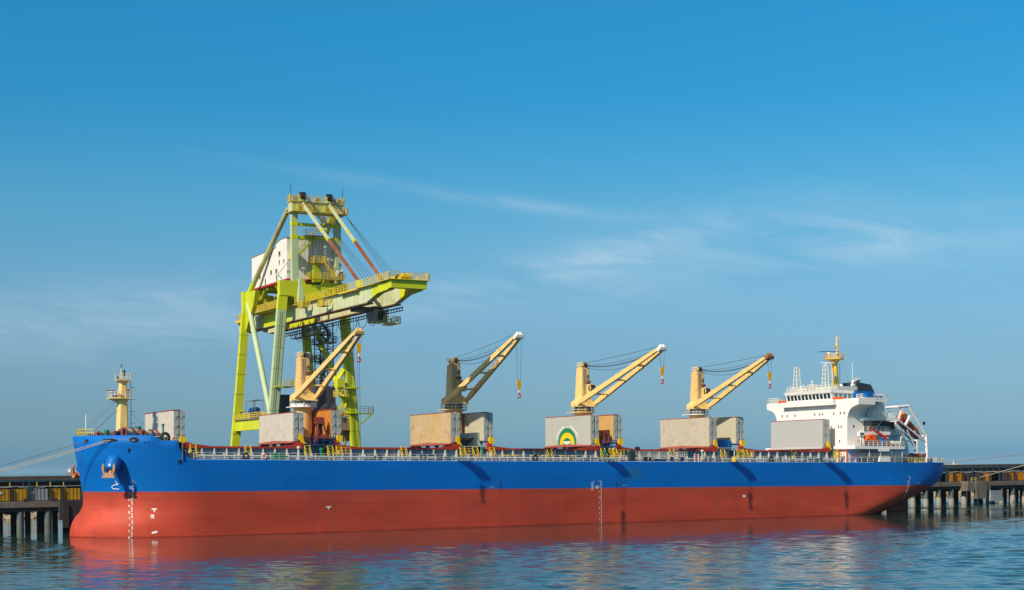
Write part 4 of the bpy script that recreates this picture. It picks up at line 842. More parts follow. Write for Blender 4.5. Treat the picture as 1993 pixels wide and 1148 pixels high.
# things standing or hanging on deck
def lifering(s, label):
    t = thing('life_ring', label, 'life ring', (s, -14.66, DK(s) + 0.25))
    for k in range(8):
        m = M(); rings = []
        for j in range(4):
            a = 2 * math.pi * (k + j / 3) / 8; d = V(math.cos(a), 0, math.sin(a))
            rings.append([V(s, -14.66, DK(s) + 0.62) + d * (0.36 + 0.11 * math.cos(b)) + V(0, 0.11 * math.sin(b), 0) for b in [2 * math.pi * q / 6 for q in range(6)]])
        m.loft(rings, cap=False); m.build('band', 'orange' if k % 2 else 'white', t)
lifering(27.4, 'orange and white life ring on the rail by the green box'); lifering(98.3, 'orange and white life ring on the rail below the third crane')
t = thing('storage_box', 'green steel box standing on the main deck behind the railing', 'box', (30.4, -13, DK(30)))
m = M(); m.box(29.6, 31.6, -13.4, -12.5, DK(30), DK(30) + 1.15); m.build('body', 'green', t)
m = M(); m.box(29.55, 31.65, -13.45, -12.45, DK(30) + 1.15, DK(30) + 1.25); m.box(30.0, 30.15, -13.44, -13.4, DK(30) + 0.1, DK(30) + 1.1); m.build('lid', 'green', t)
t = thing('drum', 'bright yellow drum standing on deck below the fourth crane', 'drum', (125.0, -13.6, DK(125)))
m = M(); m.tube((125.0, -13.6, DK(125)), (125.0, -13.6, DK(125) + 1.0), 0.5, 18); m.build('body', 'safety_yellow', t)
m = M()
for z in (0.02, 0.34, 0.67, 0.97): m.ring((125.0, -13.6, DK(125) + z), (0, 0, 1), 0.5, 0.03, 18, 5)
m.build('hoop', 'safety_yellow', t)
def grab(s, y, z, mat, sc, label):
    g = thing('grab_bucket', label, 'grab', (s, y, z))
    P = lambda a, b, c: V(s + a * sc, y + b * sc, z + c * sc)
    for q in (-1, 1):
        m = M(); pr = [(0.05, 0.0), (0.9, 0.12), (1.7, 0.85), (1.75, 1.2), (0.9, 1.75), (0.08, 1.75)]
        m.prism([P(-1.15, q * a, b) for a, b in pr], (2.3 * sc, 0, 0)); m.build('shell', mat, g)
        m = M()
        for e in (-1.0, 1.0): m.beam(P(e, q * 1.5, 1.2), P(e * 0.5, q * 0.5, 4.0), 0.26 * sc, 0.26 * sc)
        m.build('arm', mat, g)
    m = M(); m.prism([P(-0.8, -0.85, 3.7), P(-0.8, 0.85, 3.7), P(-0.8, 0.7, 4.4), P(-0.8, 0.2, 4.8), P(-0.8, -0.5, 4.6)], (1.6 * sc, 0, 0)); m.tube(P(-0.9, 0, 4.6), P(0.9, 0, 4.6), 0.4 * sc, 12); m.build('head', mat, g)
    m = M(); m.prism([P(-0.5, -0.5, 1.6), P(-0.5, 0.5, 1.6), P(-0.5, 0.3, 3.8), P(-0.5, -0.3, 3.8)], (1.0 * sc, 0, 0)); m.build('closing_gear', mat, g)
    return g
def cradle(s, y, z, mat, w, d):
    m = M(); m.box(s - w, s + w, y - d, y + d, z, z + 0.18); m.rail([(s - w, y - d, z + 0.15), (s + w, y - d, z + 0.15), (s + w, y + d, z + 0.15), (s - w, y + d, z + 0.15)], 1.1, 1.2, 0.045, 0.04, (1, 0.5), close=True)
    m.build('grab_cradle', mat, ship)
cradle(39.9, -7.7, 14.40, 'frame_blue', 2.3, 2.0); grab(39.9, -7.7, 14.6, 'grab_red', 0.93, 'large dark red clamshell grab parked between the orange cover and the first crane')
cradle(98.3, -8.1, 14.40, 'frame_blue', 1.7, 1.6); grab(98.3, -8.1, 14.6, 'grab_red', 0.6, 'small brown red clamshell grab parked below the third crane')
m = M(); m.prism([(69.1, -6.8, 14.4), (72.4, -6.8, 14.4), (72.4, -6.8, 17.0), (67.0, -6.8, 16.6), (67.0, -6.8, 15.9), (70.7, -6.8, 15.9), (70.9, -6.8, 12.4), (69.9, -6.8, 12.0)], (0, 1.6, 0)); m.beam((71.3, -6.5, 15.8), (72.9, -8.6, 11.8), 0.3, 0.3); m.build('grab_support', 'steel_grey', ship)
m = M(); m.box(66.8, 70.0, -6.2, -2.0, 14.4, 15.6); m.build('winch_house', 'steel_dark', ship)
m = M(); m.box(124.6, 129.0, -7.2, -3.2, 14.4, 16.0); m.box(124.4, 129.2, -7.4, -3.0, 14.26, 14.4)
for k in range(6): m.box(124.8 + k * 0.75, 125.0 + k * 0.75, -7.32, -7.2, 14.4, 15.95)
m.build('grab_support', 'blue', ship)

# ------------------------------------------------------------------ bridge and accommodation
sup = part('superstructure', ship, (156, 0, 11.4), 'white accommodation block with curved bridge wings')
def wing(q):
    pts = [(q * 11.4, 19.6), (q * 11.45, 20.7), (q * 11.7, 21.5), (q * 12.15, 22.3), (q * 12.9, 22.85), (q * 13.6, 23.1), (q * 14.9, 23.4), (q * 14.9, 24.75)]
    return pts
prof = [(-11.4, 11.35)] + wing(-1) + wing(1)[::-1] + [(11.4, 11.35)]
m = M(); m.prism([(156.0, y, z) for y, z in prof], (4.5, 0, 0)); fw = m.build('front_block', 'white', sup)
m = M(); m.box(154.95, 156.0, -8.2, 8.6, 23.55, 24.62); m.build('bulwark', 'white', sup)
m = M()                                                       # after block steps down towards the stern
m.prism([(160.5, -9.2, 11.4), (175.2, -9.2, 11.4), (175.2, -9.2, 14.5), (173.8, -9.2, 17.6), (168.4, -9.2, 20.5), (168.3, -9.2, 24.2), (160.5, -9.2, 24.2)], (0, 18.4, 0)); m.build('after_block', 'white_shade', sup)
def slab(s0, s1, y, z, t, name='boat_deck', mat='white', ch=0.0):
    m = M(); m.prism([(s0 + ch, y, z), (s1, y, z), (s1, -y, z), (s0 + ch, -y, z), (s0, -y - ch, z), (s0, y + ch, z)], (0, 0, t)); return m.build(name, mat, sup)
slab(160.52, 166.9, -11.6, 24.25, 0.55, 'bridge_deck', 'white'); slab(159.2, 168.6, -13.1, 20.25, 0.55, 'boat_deck', 'white', 0.9); slab(159.2, 166.9, -12.5, 17.2, 0.7, 'boat_deck', 'white', 0.5); slab(155.3, 169.0, -14.6, 14.2, 0.62, 'poop_deck', 'white')
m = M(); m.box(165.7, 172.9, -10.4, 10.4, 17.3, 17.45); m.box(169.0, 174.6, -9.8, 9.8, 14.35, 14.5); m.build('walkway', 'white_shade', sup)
def srail(pts, lab=None): m = M(); m.rail(pts, 1.05, 1.25, 0.055, 0.045, (1, 0.62, 0.3)); return m.build('railing', 'rail_white', sup)
srail([(160.6, -11.5, 24.8), (166.8, -11.5, 24.8), (166.8, 11.5, 24.8)]); srail([(160.3, -13.0, 20.8), (168.5, -13.0, 20.8), (168.5, 13.0, 20.8)]); srail([(159.6, -12.4, 17.9), (166.8, -12.4, 17.9), (166.8, -10.5, 17.9)]); srail([(155.4, -14.5, 14.82), (168.9, -14.5, 14.82), (168.9, -10, 14.82)])
srail([(165.8, -10.3, 17.45), (172.8, -10.3, 17.45)]); srail([(169.1, -9.7, 14.5), (174.5, -9.7, 14.5)])
srail([(156.1, 11.0, 24.75), (156.1, 14.8, 24.75), (160.2, 14.8, 24.75)]); srail([(160.4, -12.2, 24.75), (160.4, -9.5, 24.75)])
# pillars below the poop deck and an inner deck house in shade-toned white
for s in (159.5, 162.6, 165.6, 168.6):
    m = M(); m.tube((s, -14.2, 11.4), (s, -14.2, 14.2), 0.13, 8); m.build('pillar', 'white_shade', sup)
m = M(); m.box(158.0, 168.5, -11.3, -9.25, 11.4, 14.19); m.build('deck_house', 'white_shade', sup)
for s, z0, hh, y in ((161.3, 11.5, 2.0, -11.33), (165.4, 11.5, 2.0, -11.33), (163.0, 20.85, 1.9, -9.23), (162.4, 17.95, 1.9, -9.23), (164.0, 14.85, 1.9, -9.23)):
    m = M(); m.box(s, s + 0.8, y - 0.03, y, z0, z0 + hh); dr = m.build('door', 'grey_light', sup)
# wheelhouse with its raked band of windows
def wh(y0, y1, s0, s1, z0, z1, lean): return [(s0, y0, z0), (s1, y0, z0), (s1, y1, z0), (s0, y1, z0), (s0 - lean, y0, z1), (s1, y0, z1), (s1, y1, z1), (s0 - lean, y1, z1)]
m = M(); m.hexa(wh(-6.9, 7.8, 155.9, 161.5, 24.6, 26.2, 0.35)); m.build('wheelhouse', 'white', sup)
m = M(); m.hexa(wh(-7.1, 8.0, 155.45, 161.7, 26.203, 26.85, 0.15)); m.build('wheelhouse_roof', 'white', sup)
m = M(); m.box(157.2, 162.6, -7.15, 7.0, 26.853, 27.6); m.build('roof_house', 'grey_light', sup)
nW = 12; y0, y1 = -6.7, 7.6
for k in range(nW):
    a = y0 + (y1 - y0) * (k + 0.14) / nW; b = y0 + (y1 - y0) * (k + 0.86) / nW
    f = lambda z: 155.9 - 0.35 * (z - 24.6) / 1.6 - 0.02
    m = M(); m.add([(f(24.95), a, 24.95), (f(24.95), b, 24.95), (f(26.05), b, 26.05), (f(26.05), a, 26.05)], [(0, 1, 2, 3)]); m.build('bridge_window', 'glass', sup)
for k in range(0, nW, 3):
    m = M(); m.box(155.35, 155.6, y0 + k * 1.2 + 0.1, y0 + k * 1.2 + 1.9, 26.1, 26.17); m.build('sun_shade', 'grey_light', sup)
for k in range(4):
    s = 156.5 + k * 1.25
    m = M(); m.add([(s, -6.92, 24.95), (s + 0.95, -6.92, 24.95), (s + 0.95, -6.92, 26.0), (s, -6.92, 26.0)], [(0, 1, 2, 3)]); m.build('bridge_window', 'glass_green', sup)
def wins(ys, z, s=155.98):
    for y in ys:
        m = M(); m.add([(s, y - 0.13, z - 0.26), (s, y + 0.13, z - 0.26), (s, y + 0.13, z + 0.26), (s, y - 0.13, z + 0.26)], [(0, 1, 2, 3)]); m.cbox((s + 0.0, y - 0.17, z), (0.03, 0.05, 0.6)); m.build('window', 'window_dark', sup)
wins([9.6, 7.9, 5.3, -1.2, -2.7, -3.6, -7.2, -9.3, -10.9 + 0.4], 21.75); wins([-6.4, -8.7, -9.6], 18.9); wins([-9.0, -2.0, 3.5], 15.9); wins([-9.5], 13.2)
for s, z in ((157.6, 21.8), (157.6, 18.95), (159.2, 15.9)):
    m = M(); m.box(s, s + 0.35, -11.43, -11.41, z - 0.28, z + 0.28); m.build('window', 'window_dark', sup)
for s, z, y in ((161.6, 22.7, -9.22), (162.0, 19.1, -9.22), (165.5, 19.4, -9.22), (171.0, 15.9, -9.22)):
    m = M(); m.box(s, s + 0.7, y - 0.1, y, z - 0.3, z + 0.4); m.build('vent_box', 'frame_blue', sup)
m = M(); m.box(165.0, 170.3, -10.2, -9.23, 18.3, 20.1); m.build('recess_shade', 'steel_black', sup)  # solid black box; the dark of a recess put in as colour
for a, b in (((163.2, -10.6, 20.8), (166.2, -10.6, 24.4)), ((163.8, -10.6, 17.9), (166.6, -10.6, 20.4)), ((169.5, -10.0, 14.4), (172.0, -10.0, 17.4)), ((166.6, -12.0, 11.5), (168.6, -12.0, 14.3))):
    m = M(); m.stair(a, b, (0, 0.8, 0), None, True, 0.1); m.build('outer_stair', 'white_shade', sup)
m = M()
for k in range(9): z = 20.9 + k * 0.36; m.beam((165.3 + 0.22 * k, -10.0, z), (167.2, -10.0, z - 0.6), 0.07, 0.07)
m.build('stair_guard', 'rail_white', sup)
for ya, yb in ((8.2, 11.0), (-10.2, -7.0)):
    m = M(); m.box(155.9, 156.25, ya, yb, 24.753, 25.15); m.build('rail_cover', 'orange', sup)
m = M(); m.box(159.4, 161.2, -13.6, -12.6, 25.0, 25.9); m.build('wing_dodger', 'blue', sup)
m = M(); m.box(161.5, 165.6, -11.68, -11.60, 24.9, 25.7)
nb = m.build('name_board', 'white', sup)
m = M()
for k in range(8): m.cbox((161.9 + k * 0.5, -11.70, 25.3 + 0.05 * (k % 2)), (0.3, 0.04, 0.4 - 0.06 * (k % 3)))
m.build('board_lettering', 'blue', nb)
# monkey island
srail([(156.0, 7.9, 26.86), (156.0, -6.9, 26.86), (158.0, -6.9, 26.86)])
def lattice(s, y, z0, z1, a, mat, name):
    m = M()
    for q in (-1, 1):
        for e in (-1, 1): m.beam((s + q * a, y + e * a, z0), (s + q * a * 0.6, y + e * a * 0.6, z1), 0.13, 0.13)
    n_ = int((z1 - z0) / 0.8)
    for k in range(n_ + 1):
        t = k / n_; c = a * (1 - 0.4 * t); z = z0 + (z1 - z0) * t
        for q in (-1, 1): m.beam((s - c, y + q * c, z), (s + c, y + q * c, z), 0.1, 0.1); m.beam((s + q * c, y - c, z), (s + q * c, y + c, z), 0.1, 0.1)
    return m.build(name, mat, sup)
lattice(157.2, 6.0, 26.86, 32.3, 0.62, 'rail_white', 'signal_mast')
rm = part('radar_mast', ship, (162.6, 0, 27.7), 'yellow radar mast rising from the bridge roof')
m = M(); m.tube((162.7, 0, 26.9), (162.6, 0, 33.0), 0.95, 20, 0.62); m.tube((162.6, 0, 33.0), (162.6, 0, 33.8), 0.62, 20, 1.3); m.build('mast_column', 'radar_mast_yellow', rm)
m = M(); m.tube((162.5, 0, 33.8), (162.5, 0, 33.98), 2.1, 20); m.build('platform', 'radar_mast_yellow', rm)
m = M(); m.rail([(162.5 + 2.0 * math.cos(t), 2.0 * math.sin(t), 33.95) for t in [2 * math.pi * k / 10 for k in range(10)]], 1.05, 0.7, 0.04, 0.035, (1, 0.5), close=True); m.build('railing', 'mast_cream', rm)
m = M(); m.loft([octo(163.5, 0, 33.9, 0.3, 0.3, 0.08), octo(163.35, 0, 37.0, 0.22, 0.22, 0.06), octo(163.3, 0, 39.0, 0.1, 0.1, 0.03)], smooth=False); m.box(162.0, 163.4, -0.2, 0.2, 36.6, 36.72); m.tube((163.4, 0, 37.9), (164.2, 0, 38.1), 0.07, 6); m.tube((164.2, 0, 38.0), (164.2, 0, 39.0), 0.05, 6); m.build('topmast', 'mast_cream', rm)
m = M(); m.tube((161.0, 0, 33.9), (161.0, 0, 35.0), 0.22, 10); m.build('radar_post', 'radar_mast_yellow', rm); m = M(); m.ball((161.0, 0, 35.1), 0.36, 7, (1, 1, 0.8)); m.build('radar_motor', 'white', rm)
m = M(); m.beam((158.9, 0.7, 35.42), (163.1, -0.7, 35.55), 0.28, 0.16); m.build('radar_bar', 'blue', rm)
lattice(159.9, -0.2, 27.76, 32.5, 0.55, 'rail_white', 'radar_tower')
m = M(); m.tube((160.2, 0, 32.4), (160.2, 0, 32.95), 0.2, 10); m.beam((159.0, 0.5, 33.05), (162.0, -0.9, 33.05), 0.26, 0.16); m.build('radar_bar', 'white', rm)
m = M()
for k in range(9): z = 27.9 + k * 0.62; m.beam((163.1, -0.85, z), (163.65, -0.7, z - 0.35), 0.12, 0.06)
m.build('step', 'steel_dark', rm)
m = M(); m.tube((161.2, -0.9, 27.75), (161.2, -0.6, 33.0), 0.1, 6); m.box(161.0, 161.5, -1.3, -0.9, 29.2, 30.9); m.build('cable_trunk', 'grey_light', rm)
for p, r_ in (((162.2, -2.6, 27.95), 0.42), ((157.4, 1.2, 28.9), 0.24), ((157.4, 5.0, 28.0), 0.26)):
    m = M(); m.ball(p, r_, 8); m.tube((p[0], p[1], 26.9), (p[0], p[1], p[2] - r_ * 0.7), 0.09 if r_ < 0.4 else 0.2, 8); m.build('satellite_dome', 'white', sup)
m = M(); m.rail([(157.0, 0.2, 26.86), (157.0, 2.4, 26.86), (158.2, 2.4, 26.86), (158.2, 0.2, 26.86)], 1.4, 1.0, 0.06, 0.05, (1.0, 0.5), close=True); m.build('compass_stand', 'rail_white', sup)
for s, y, z0, z1, r_ in ((156.6, -4.0, 26.85, 28.6, 0.06), (156.6, -5.0, 26.85, 28.7, 0.06), (156.4, 7.2, 26.85, 28.3, 0.06), (156.5, 6.6, 26.85, 28.2, 0.08), (161.8, -6.6, 26.85, 32.6, 0.06), (161.9, -6.4, 26.85, 29.0, 0.1), (156.6, 3.2, 26.85, 28.5, 0.07)):
    m = M(); m.tube((s, y, z0), (s, y, z1), r_, 6); m.build('antenna', 'white', sup)
m = M(); m.cbox((162.0, -6.5, 28.0), (0.7, 0.6, 0.5)); m.cbox((162.4, -6.3, 27.5), (0.4, 0.4, 0.6)); m.build('searchlight', 'white', sup)
m = M(); m.tube((164.4, 0, 34.0), (168.0, 0, 26.0), 0.02, 4); m.build('antenna_wire', 'steel_dark', rm)
# funnel
fn = part('funnel', ship, (169, 0, 20.2), 'blue funnel with a black top')
def fsec(z):
    t = (z - 24.0) / 5.0; return (lerp(166.0, 166.9, t), lerp(173.1, 171.0, t), lerp(2.9, 2.35, t))
def fring(z, dz=0): a, b, y = fsec(z); return [(a, -y, z), (b, -y * 0.9, z - dz), (b, y * 0.9, z - dz), (a, y, z)]
m = M(); m.loft([fring(20.3), fring(24.0), fring(27.0)], smooth=False); m.build('casing', 'blue', fn)
m = M(); m.loft([fring(27.003), fring(28.95, 0.45)], smooth=False); m.build('black_top', 'funnel_black', fn)
m = M(); m.path([V(167.6, -0.2, 28.6), V(167.9, -0.2, 29.2), V(168.7, -0.2, 29.55), V(169.4, -0.2, 29.6)], 0.5, 14); m.tube((169.5, 0.8, 28.4), (169.9, 0.8, 29.5), 0.25, 10); m.build('exhaust_pipe', 'stainless', fn)
# boat deck gear
m = M(); m.tube((164.2, -13.2, 14.8), (164.2, -13.2, 17.0), 0.28, 12); m.beam((164.3, -13.2, 16.9), (160.1, -13.5, 18.75), 0.42, 0.5, 0.22, 0.25); m.cbox((164.5, -13.2, 16.6), (0.8, 0.6, 0.8)); m.build('provision_crane', 'bright_red', ship)
m = M(); m.tube((155.2, -12.2, 11.4), (155.2, -12.2, 14.1), 0.16, 8); m.beam((155.3, -12.2, 11.9), (158.6, -13.9, 14.1), 0.18, 0.18); m.build('hose_crane', 'bright_red', ship)
m = M(); m.path([V(153.9, -11.3, 11.4), V(153.9, -11.3, 13.9), V(154.2, -11.3, 14.2)], 0.14, 8); m.build('fire_main', 'bright_red', ship)
t = thing('rescue_boat', 'orange rescue boat with a boxy cabin on the lower boat deck beside the bridge', 'rescue boat', (161, -12.8, 14.85))
m = M(); m.prism([(158.4, -13.6, 15.95), (163.4, -13.6, 15.95), (163.1, -13.6, 15.3), (162.4, -13.6, 15.0), (159.3, -13.6, 15.0), (158.8, -13.6, 15.3)], (0, 1.5, 0)); m.build('hull', 'deck_red', t)
m = M(); m.hexa([(159.9, -13.45, 15.96), (162.1, -13.45, 15.96), (162.1, -12.3, 15.96), (159.9, -12.3, 15.96), (160.3, -13.35, 17.25), (162.0, -13.35, 17.25), (162.0, -12.4, 17.25), (160.3, -12.4, 17.25)]); m.build('cabin', 'orange', t)
m = M(); m.add([(160.35, -13.43, 16.2), (161.1, -13.43, 16.2), (161.1, -13.39, 16.75), (160.45, -13.39, 16.75)], [(0, 1, 2, 3)]); m.build('window', 'glass', t)
t = thing('barrel', 'blue barrel standing beside the red davit post', 'barrel', (163.3, -13.9, 14.83)); m = M(); m.tube((163.3, -13.9, 14.83), (163.3, -13.9, 16.6), 0.38, 14); m.build('body', 'blue', t); m = M(); m.ring((163.3, -13.9, 15.4), (0, 0, 1), 0.38, 0.04, 14, 5); m.ring((163.3, -13.9, 16.0), (0, 0, 1), 0.38, 0.04, 14, 5); m.build('hoop', 'blue', t)
t = thing('hose_box', 'red box at the foot of the red davit post', 'box', (164.4, -14.0, 14.83)); m = M(); m.box(163.7, 165.6, -14.2, -13.5, 14.83, 15.5); m.build('body', 'bright_red', t); m = M(); m.box(163.65, 165.65, -14.25, -13.45, 15.5, 15.57); m.build('lid', 'bright_red', t)
for k, (s, z, lb) in enumerate(((166.3, 15.55, 'white life raft canister at the fore end of its rack'), (167.2, 15.35, 'white life raft canister with its round end towards the water'), (168.0, 15.3, 'white life raft canister at the after end of its rack'))):
    t = thing('liferaft_canister', lb, 'life raft', (s, -13.8, z - 0.5), group='life raft canisters on the poop deck')
    m = M(); m.tube((s, -14.2, z), (s, -12.8, z), 0.42, 16); m.build('shell', 'white', t)
    m = M(); m.ring((s, -13.9, z), (0, 1, 0), 0.42, 0.04, 16, 5); m.ring((s, -13.2, z), (0, 1, 0), 0.42, 0.04, 16, 5); m.cbox((s, -13.5, z - 0.5), (0.6, 1.0, 0.2)); m.build('strap', 'grey_light', t)
m = M(); m.path([V(168.4, -14.0, 14.83), V(168.4, -14.0, 16.6), V(168.7, -14.0, 16.9), V(169.0, -14.0, 16.5)], 0.12, 8); m.build('davit_post', 'rail_white', ship)
m = M(); m.box(156.8, 158.4, -14.3, -13.6, 16.9, 17.7); m.tube((157.3, -14, 14.8), (157.3, -14, 16.9), 0.14, 8); m.tube((158.0, -14, 14.8), (158.0, -14, 16.9), 0.14, 8); m.build('winch_stand', 'white', ship)
m = M(); m.box(157.0, 157.9, -14.31, -14.3, 17.1, 17.5); m.build('winch_shade_plate', 'steel_black', ship)  # black plate for the shade inside the winch stand
m = M(); m.prism([(161.4, -15.06, 11.55), (164.6, -15.06, 11.55), (164.4, -15.06, 12.65), (161.7, -15.06, 12.65)], (0, 0.5, 0)); m.build('screen', 'white', ship, 'white tapered screen at the deck edge under the bridge')
m = M(); m.box(161.6, 164.6, -14.75, -14.62, 13.7, 14.2); m.build('screen', 'white', ship)
m = M(); m.box(159.0, 161.0, -12.9, -11.6, 11.4, 13.0); m.build('locker', 'frame_blue', ship)
m = M(); m.tube((169.6, -13.6, 11.4), (169.6, -13.6, 13.1), 0.4, 12); m.build('ventilator', 'steel_black', ship)
winch((174.6, -8.6, 11.36), 0.15, 'rope', 'mooring winch with a pale drum on the poop', 1.15); winch((178.6, -7.6, 11.36), 0.15, 'deck_red', 'red mooring winch at the stern', 1.2); winch((177.0, 4.0, 11.36), 0.15, 'rope_dark', 'far mooring winch on the poop', 1.2)
m = M(); m.rail([(171.0, -11.5, 11.36), (174.0, -11.4, 11.36), (178.5, -10.6, 11.36)], 1.0, 0.9, 0.09, 0.08, (1, 0.1)); m.build('winch_guard', 'safety_yellow', ship)
m = M(); m.path([V(180.3, -8.5, 11.4), V(180.3, -8.5, 13.2)], 0.3, 10); m.cbox((180.3, -8.5, 13.0), (0.9, 0.5, 0.6)); m.build('ventilator', 'deck_red', ship)
bollard((170.6, -13.0, 11.36)); bollard((181.0, -9.5, 11.4)); 
m = M(); m.rail([(181.0, -11.9, 11.4), (184.4, -9.9, 11.42), (186.8, -7.0, 11.45), (188.2, -3.0, 11.48), (188.4, 0, 11.48), (188.2, 3.0, 11.48), (186.8, 7, 11.45)], 1.1, 1.2, 0.05, 0.045, (1, 0.66, 0.33)); m.build('stern_railing', 'rail_white', ship)
# free-fall lifeboat on its ramp
dv = part('lifeboat_davit', ship, (182, -2, 11.4), 'white free fall davit frame over the stern')
X = lambda a, b: V(a, b, 0)
for y in (-3.1, 0.3):
    m = M()
    P = [(177.7, 23.7), (180.9, 24.0), (186.3, 17.4), (186.6, 11.5)]
    sh = (y + 3.0) * 0.0
    pts = [V(a + sh, y, b) for a, b in P]
    m.tube(pts[0], pts[1], 0.30, 10); m.tube(pts[1], pts[2], 0.33, 10); m.tube(pts[2], pts[3], 0.33, 10)
    m.build('side_frame', 'white', dv)
    m = M(); m.beam((177.9, y, 20.9), (186.2, y, 16.1), 0.3, 0.36); m.build('ramp_rail', 'white_shade', dv)
    m = M(); m.beam((178.0, y, 20.6), (179.2, y, 23.4), 0.34, 0.34); m.beam((180.0, y, 19.6), (181.6, y, 21.8), 0.5, 0.4); m.build('rest', 'white', dv)
    m = M(); m.tube((183.6, y, 11.5), (183.6, y, 16.6), 0.2, 10); m.beam((183.6, y, 14.0), (180.6, y, 18.7), 0.22, 0.22); m.tube((186.5, y, 14.6), (182.9, y, 18.4), 0.14, 8); m.build('leg', 'white_shade', dv)
m = M()
for a, b in ((177.7, 23.7), (180.9, 24.0), (186.3, 17.4), (183.6, 16.4), (178.2, 20.6)): m.tube((a, -3.1, b), (a, 0.3, b), 0.2, 8)
m.beam((183.6, -3.1, 13.75), (186.6, -3.1, 13.75), 0.3, 0.3); m.build('cross_beam', 'white', dv)
m = M(); m.stair((186.3, -0.9, 16.9), (182.3, -0.9, 21.6), (0, 0.5, 0), 12, False, 0.07); m.build('boarding_ladder', 'walk_yellow', dv)
m = M(); m.cbox((185.2, -3.6, 20.2), (0.5, 0.3, 0.7)); m.build('floodlight', 'steel_black', dv)
lb = thing('lifeboat', 'orange and maroon free fall lifeboat tilted bow down on the white stern ramp', 'lifeboat', (181.9, -1.4, 19.6))
rot = Matrix.Rotation(R(36), 4, 'Y'); C0 = V(182.6, -1.4, 19.5)
def bx(pr): return [C0 + (rot @ V(p)) for p in pr]
prof_l = [(-3.6, 0.75, 0.0), (-3.3, 1.05, -0.05), (-1.5, 1.25, -0.1), (1.0, 1.25, -0.1), (2.6, 0.95, 0.0), (3.6, 0.5, 0.12), (4.1, 0.08, 0.25)]
m = M(); m.loft([bx([(x, -b_, 0.15), (x, -b_ * 0.95, -0.35), (x, -b_ * 0.55, -0.95 + z_), (x, 0, -1.15 + z_), (x, b_ * 0.55, -0.95 + z_), (x, b_ * 0.95, -0.35), (x, b_, 0.15)]) for x, b_, z_ in prof_l]); m.build('hull', 'lifeboat_maroon', lb)
m = M(); m.loft([bx([(x, -b_ * 0.99, 0.16), (x, -b_ * 0.86, 0.75 * t_), (x, -b_ * 0.4, 1.1 * t_), (x, b_ * 0.4, 1.1 * t_), (x, b_ * 0.86, 0.75 * t_), (x, b_ * 0.99, 0.16)]) for (x, b_, z_), t_ in zip(prof_l, (0.9, 1.0, 1.0, 0.9, 0.75, 0.55, 0.3))]); m.build('canopy', 'lifeboat_orange', lb)
m = M(); m.loft([bx(octo(-2.6, 0, 1.0, 0.8, 0.7, 0.2)), bx(octo(-2.6, 0, 1.65, 0.6, 0.55, 0.2))], smooth=False); m.build('helm_turret', 'lifeboat_orange', lb)
m = M()
for x in (-1.2, 0.0, 1.2): m.add(bx([(x, -1.13, 0.45), (x + 0.6, -1.12, 0.45), (x + 0.6, -1.08, 0.62), (x, -1.09, 0.62)]), [(0, 1, 2, 3)])
m.build('window', 'glass', lb)

# ------------------------------------------------------------------ pier
def yf(s): return 17.0 + max(0.0, s - 20) * 0.0436          # the berth face swings slightly away from the ship
pier = thing('pier', 'long dark concrete pier on round piles running behind the ship', 'pier', (0, 17, 0), PIERF)
S0, S1 = -70, 292
def strip(y_off0, y_off1, z0, z1, s0=S0, s1=S1, m=None):
    m = m or M()
    ks = sorted(set([s0, s1] + [x for x in (20,) if s0 < x < s1]))
    for a, b in zip(ks[:-1], ks[1:]):
        m.hexa([(a, yf(a) + y_off0, z0), (b, yf(b) + y_off0, z0), (b, yf(b) + y_off1, z0), (a, yf(a) + y_off1, z0), (a, yf(a) + y_off0, z1), (b, yf(b) + y_off0, z1), (b, yf(b) + y_off1, z1), (a, yf(a) + y_off1, z1)])
    return m
strip(0.0, 30, 4.6, 5.55).build('deck_slab', 'pier_concrete', pier)
m = strip(0.35, 1.5, 3.85, 4.597); strip(8, 9, 3.85, 4.597, m=m); strip(18, 19, 3.85, 4.597, m=m); strip(28.5, 29.7, 3.85, 4.597, m=m); m.build('edge_beam', 'pier_black', pier)
def at(s, dy, z): return (s, yf(s) + dy, z)
piles = [(-14.6 + 4.72 * k) for k in range(5)] + [201.4 + 4.55 * k for k in range(20)]
for k, s in enumerate(piles):
    m = M(); m.tube(at(s, 0.95, -3), at(s, 0.95, 3.9), 0.62, 18); p = m.build('pile', 'pile_concrete', pier)
    if s > 100: m = M(); rg = [[(s + rr * math.cos(t), yf(s) + 0.95 + rr * math.sin(t), z) for t in [2 * math.pi * j / 18 for j in range(18)]] for z, rr in ((-1, 0.70), (1.0, 0.70), (1.75 + 0.2 * math.sin(k * 3), 0.64))]; m.loft(rg); m.build('sunlit_sleeve', 'pile_sunlit', p)  # pale sleeve: sunlight on the pile foot put in as colour
    for dy, ds, r_ in ((5.5, 2.2, 0.5), (10.5, 1.2, 0.55), (20.0, 2.6, 0.5)):
        m = M(); m.tube(at(s + ds, dy, -3), at(s + ds, dy, 3.9), r_, 14); m.build('pile', 'pile_shaded', pier)  # rear rows: shade under the deck put into a darker colour
for s in piles[::2]:
    m = M(); m.beam(at(s, 1.0, 3.55), at(s, 29, 3.55), 0.9, 0.6); m.build('cap_beam', 'pier_black', pier)
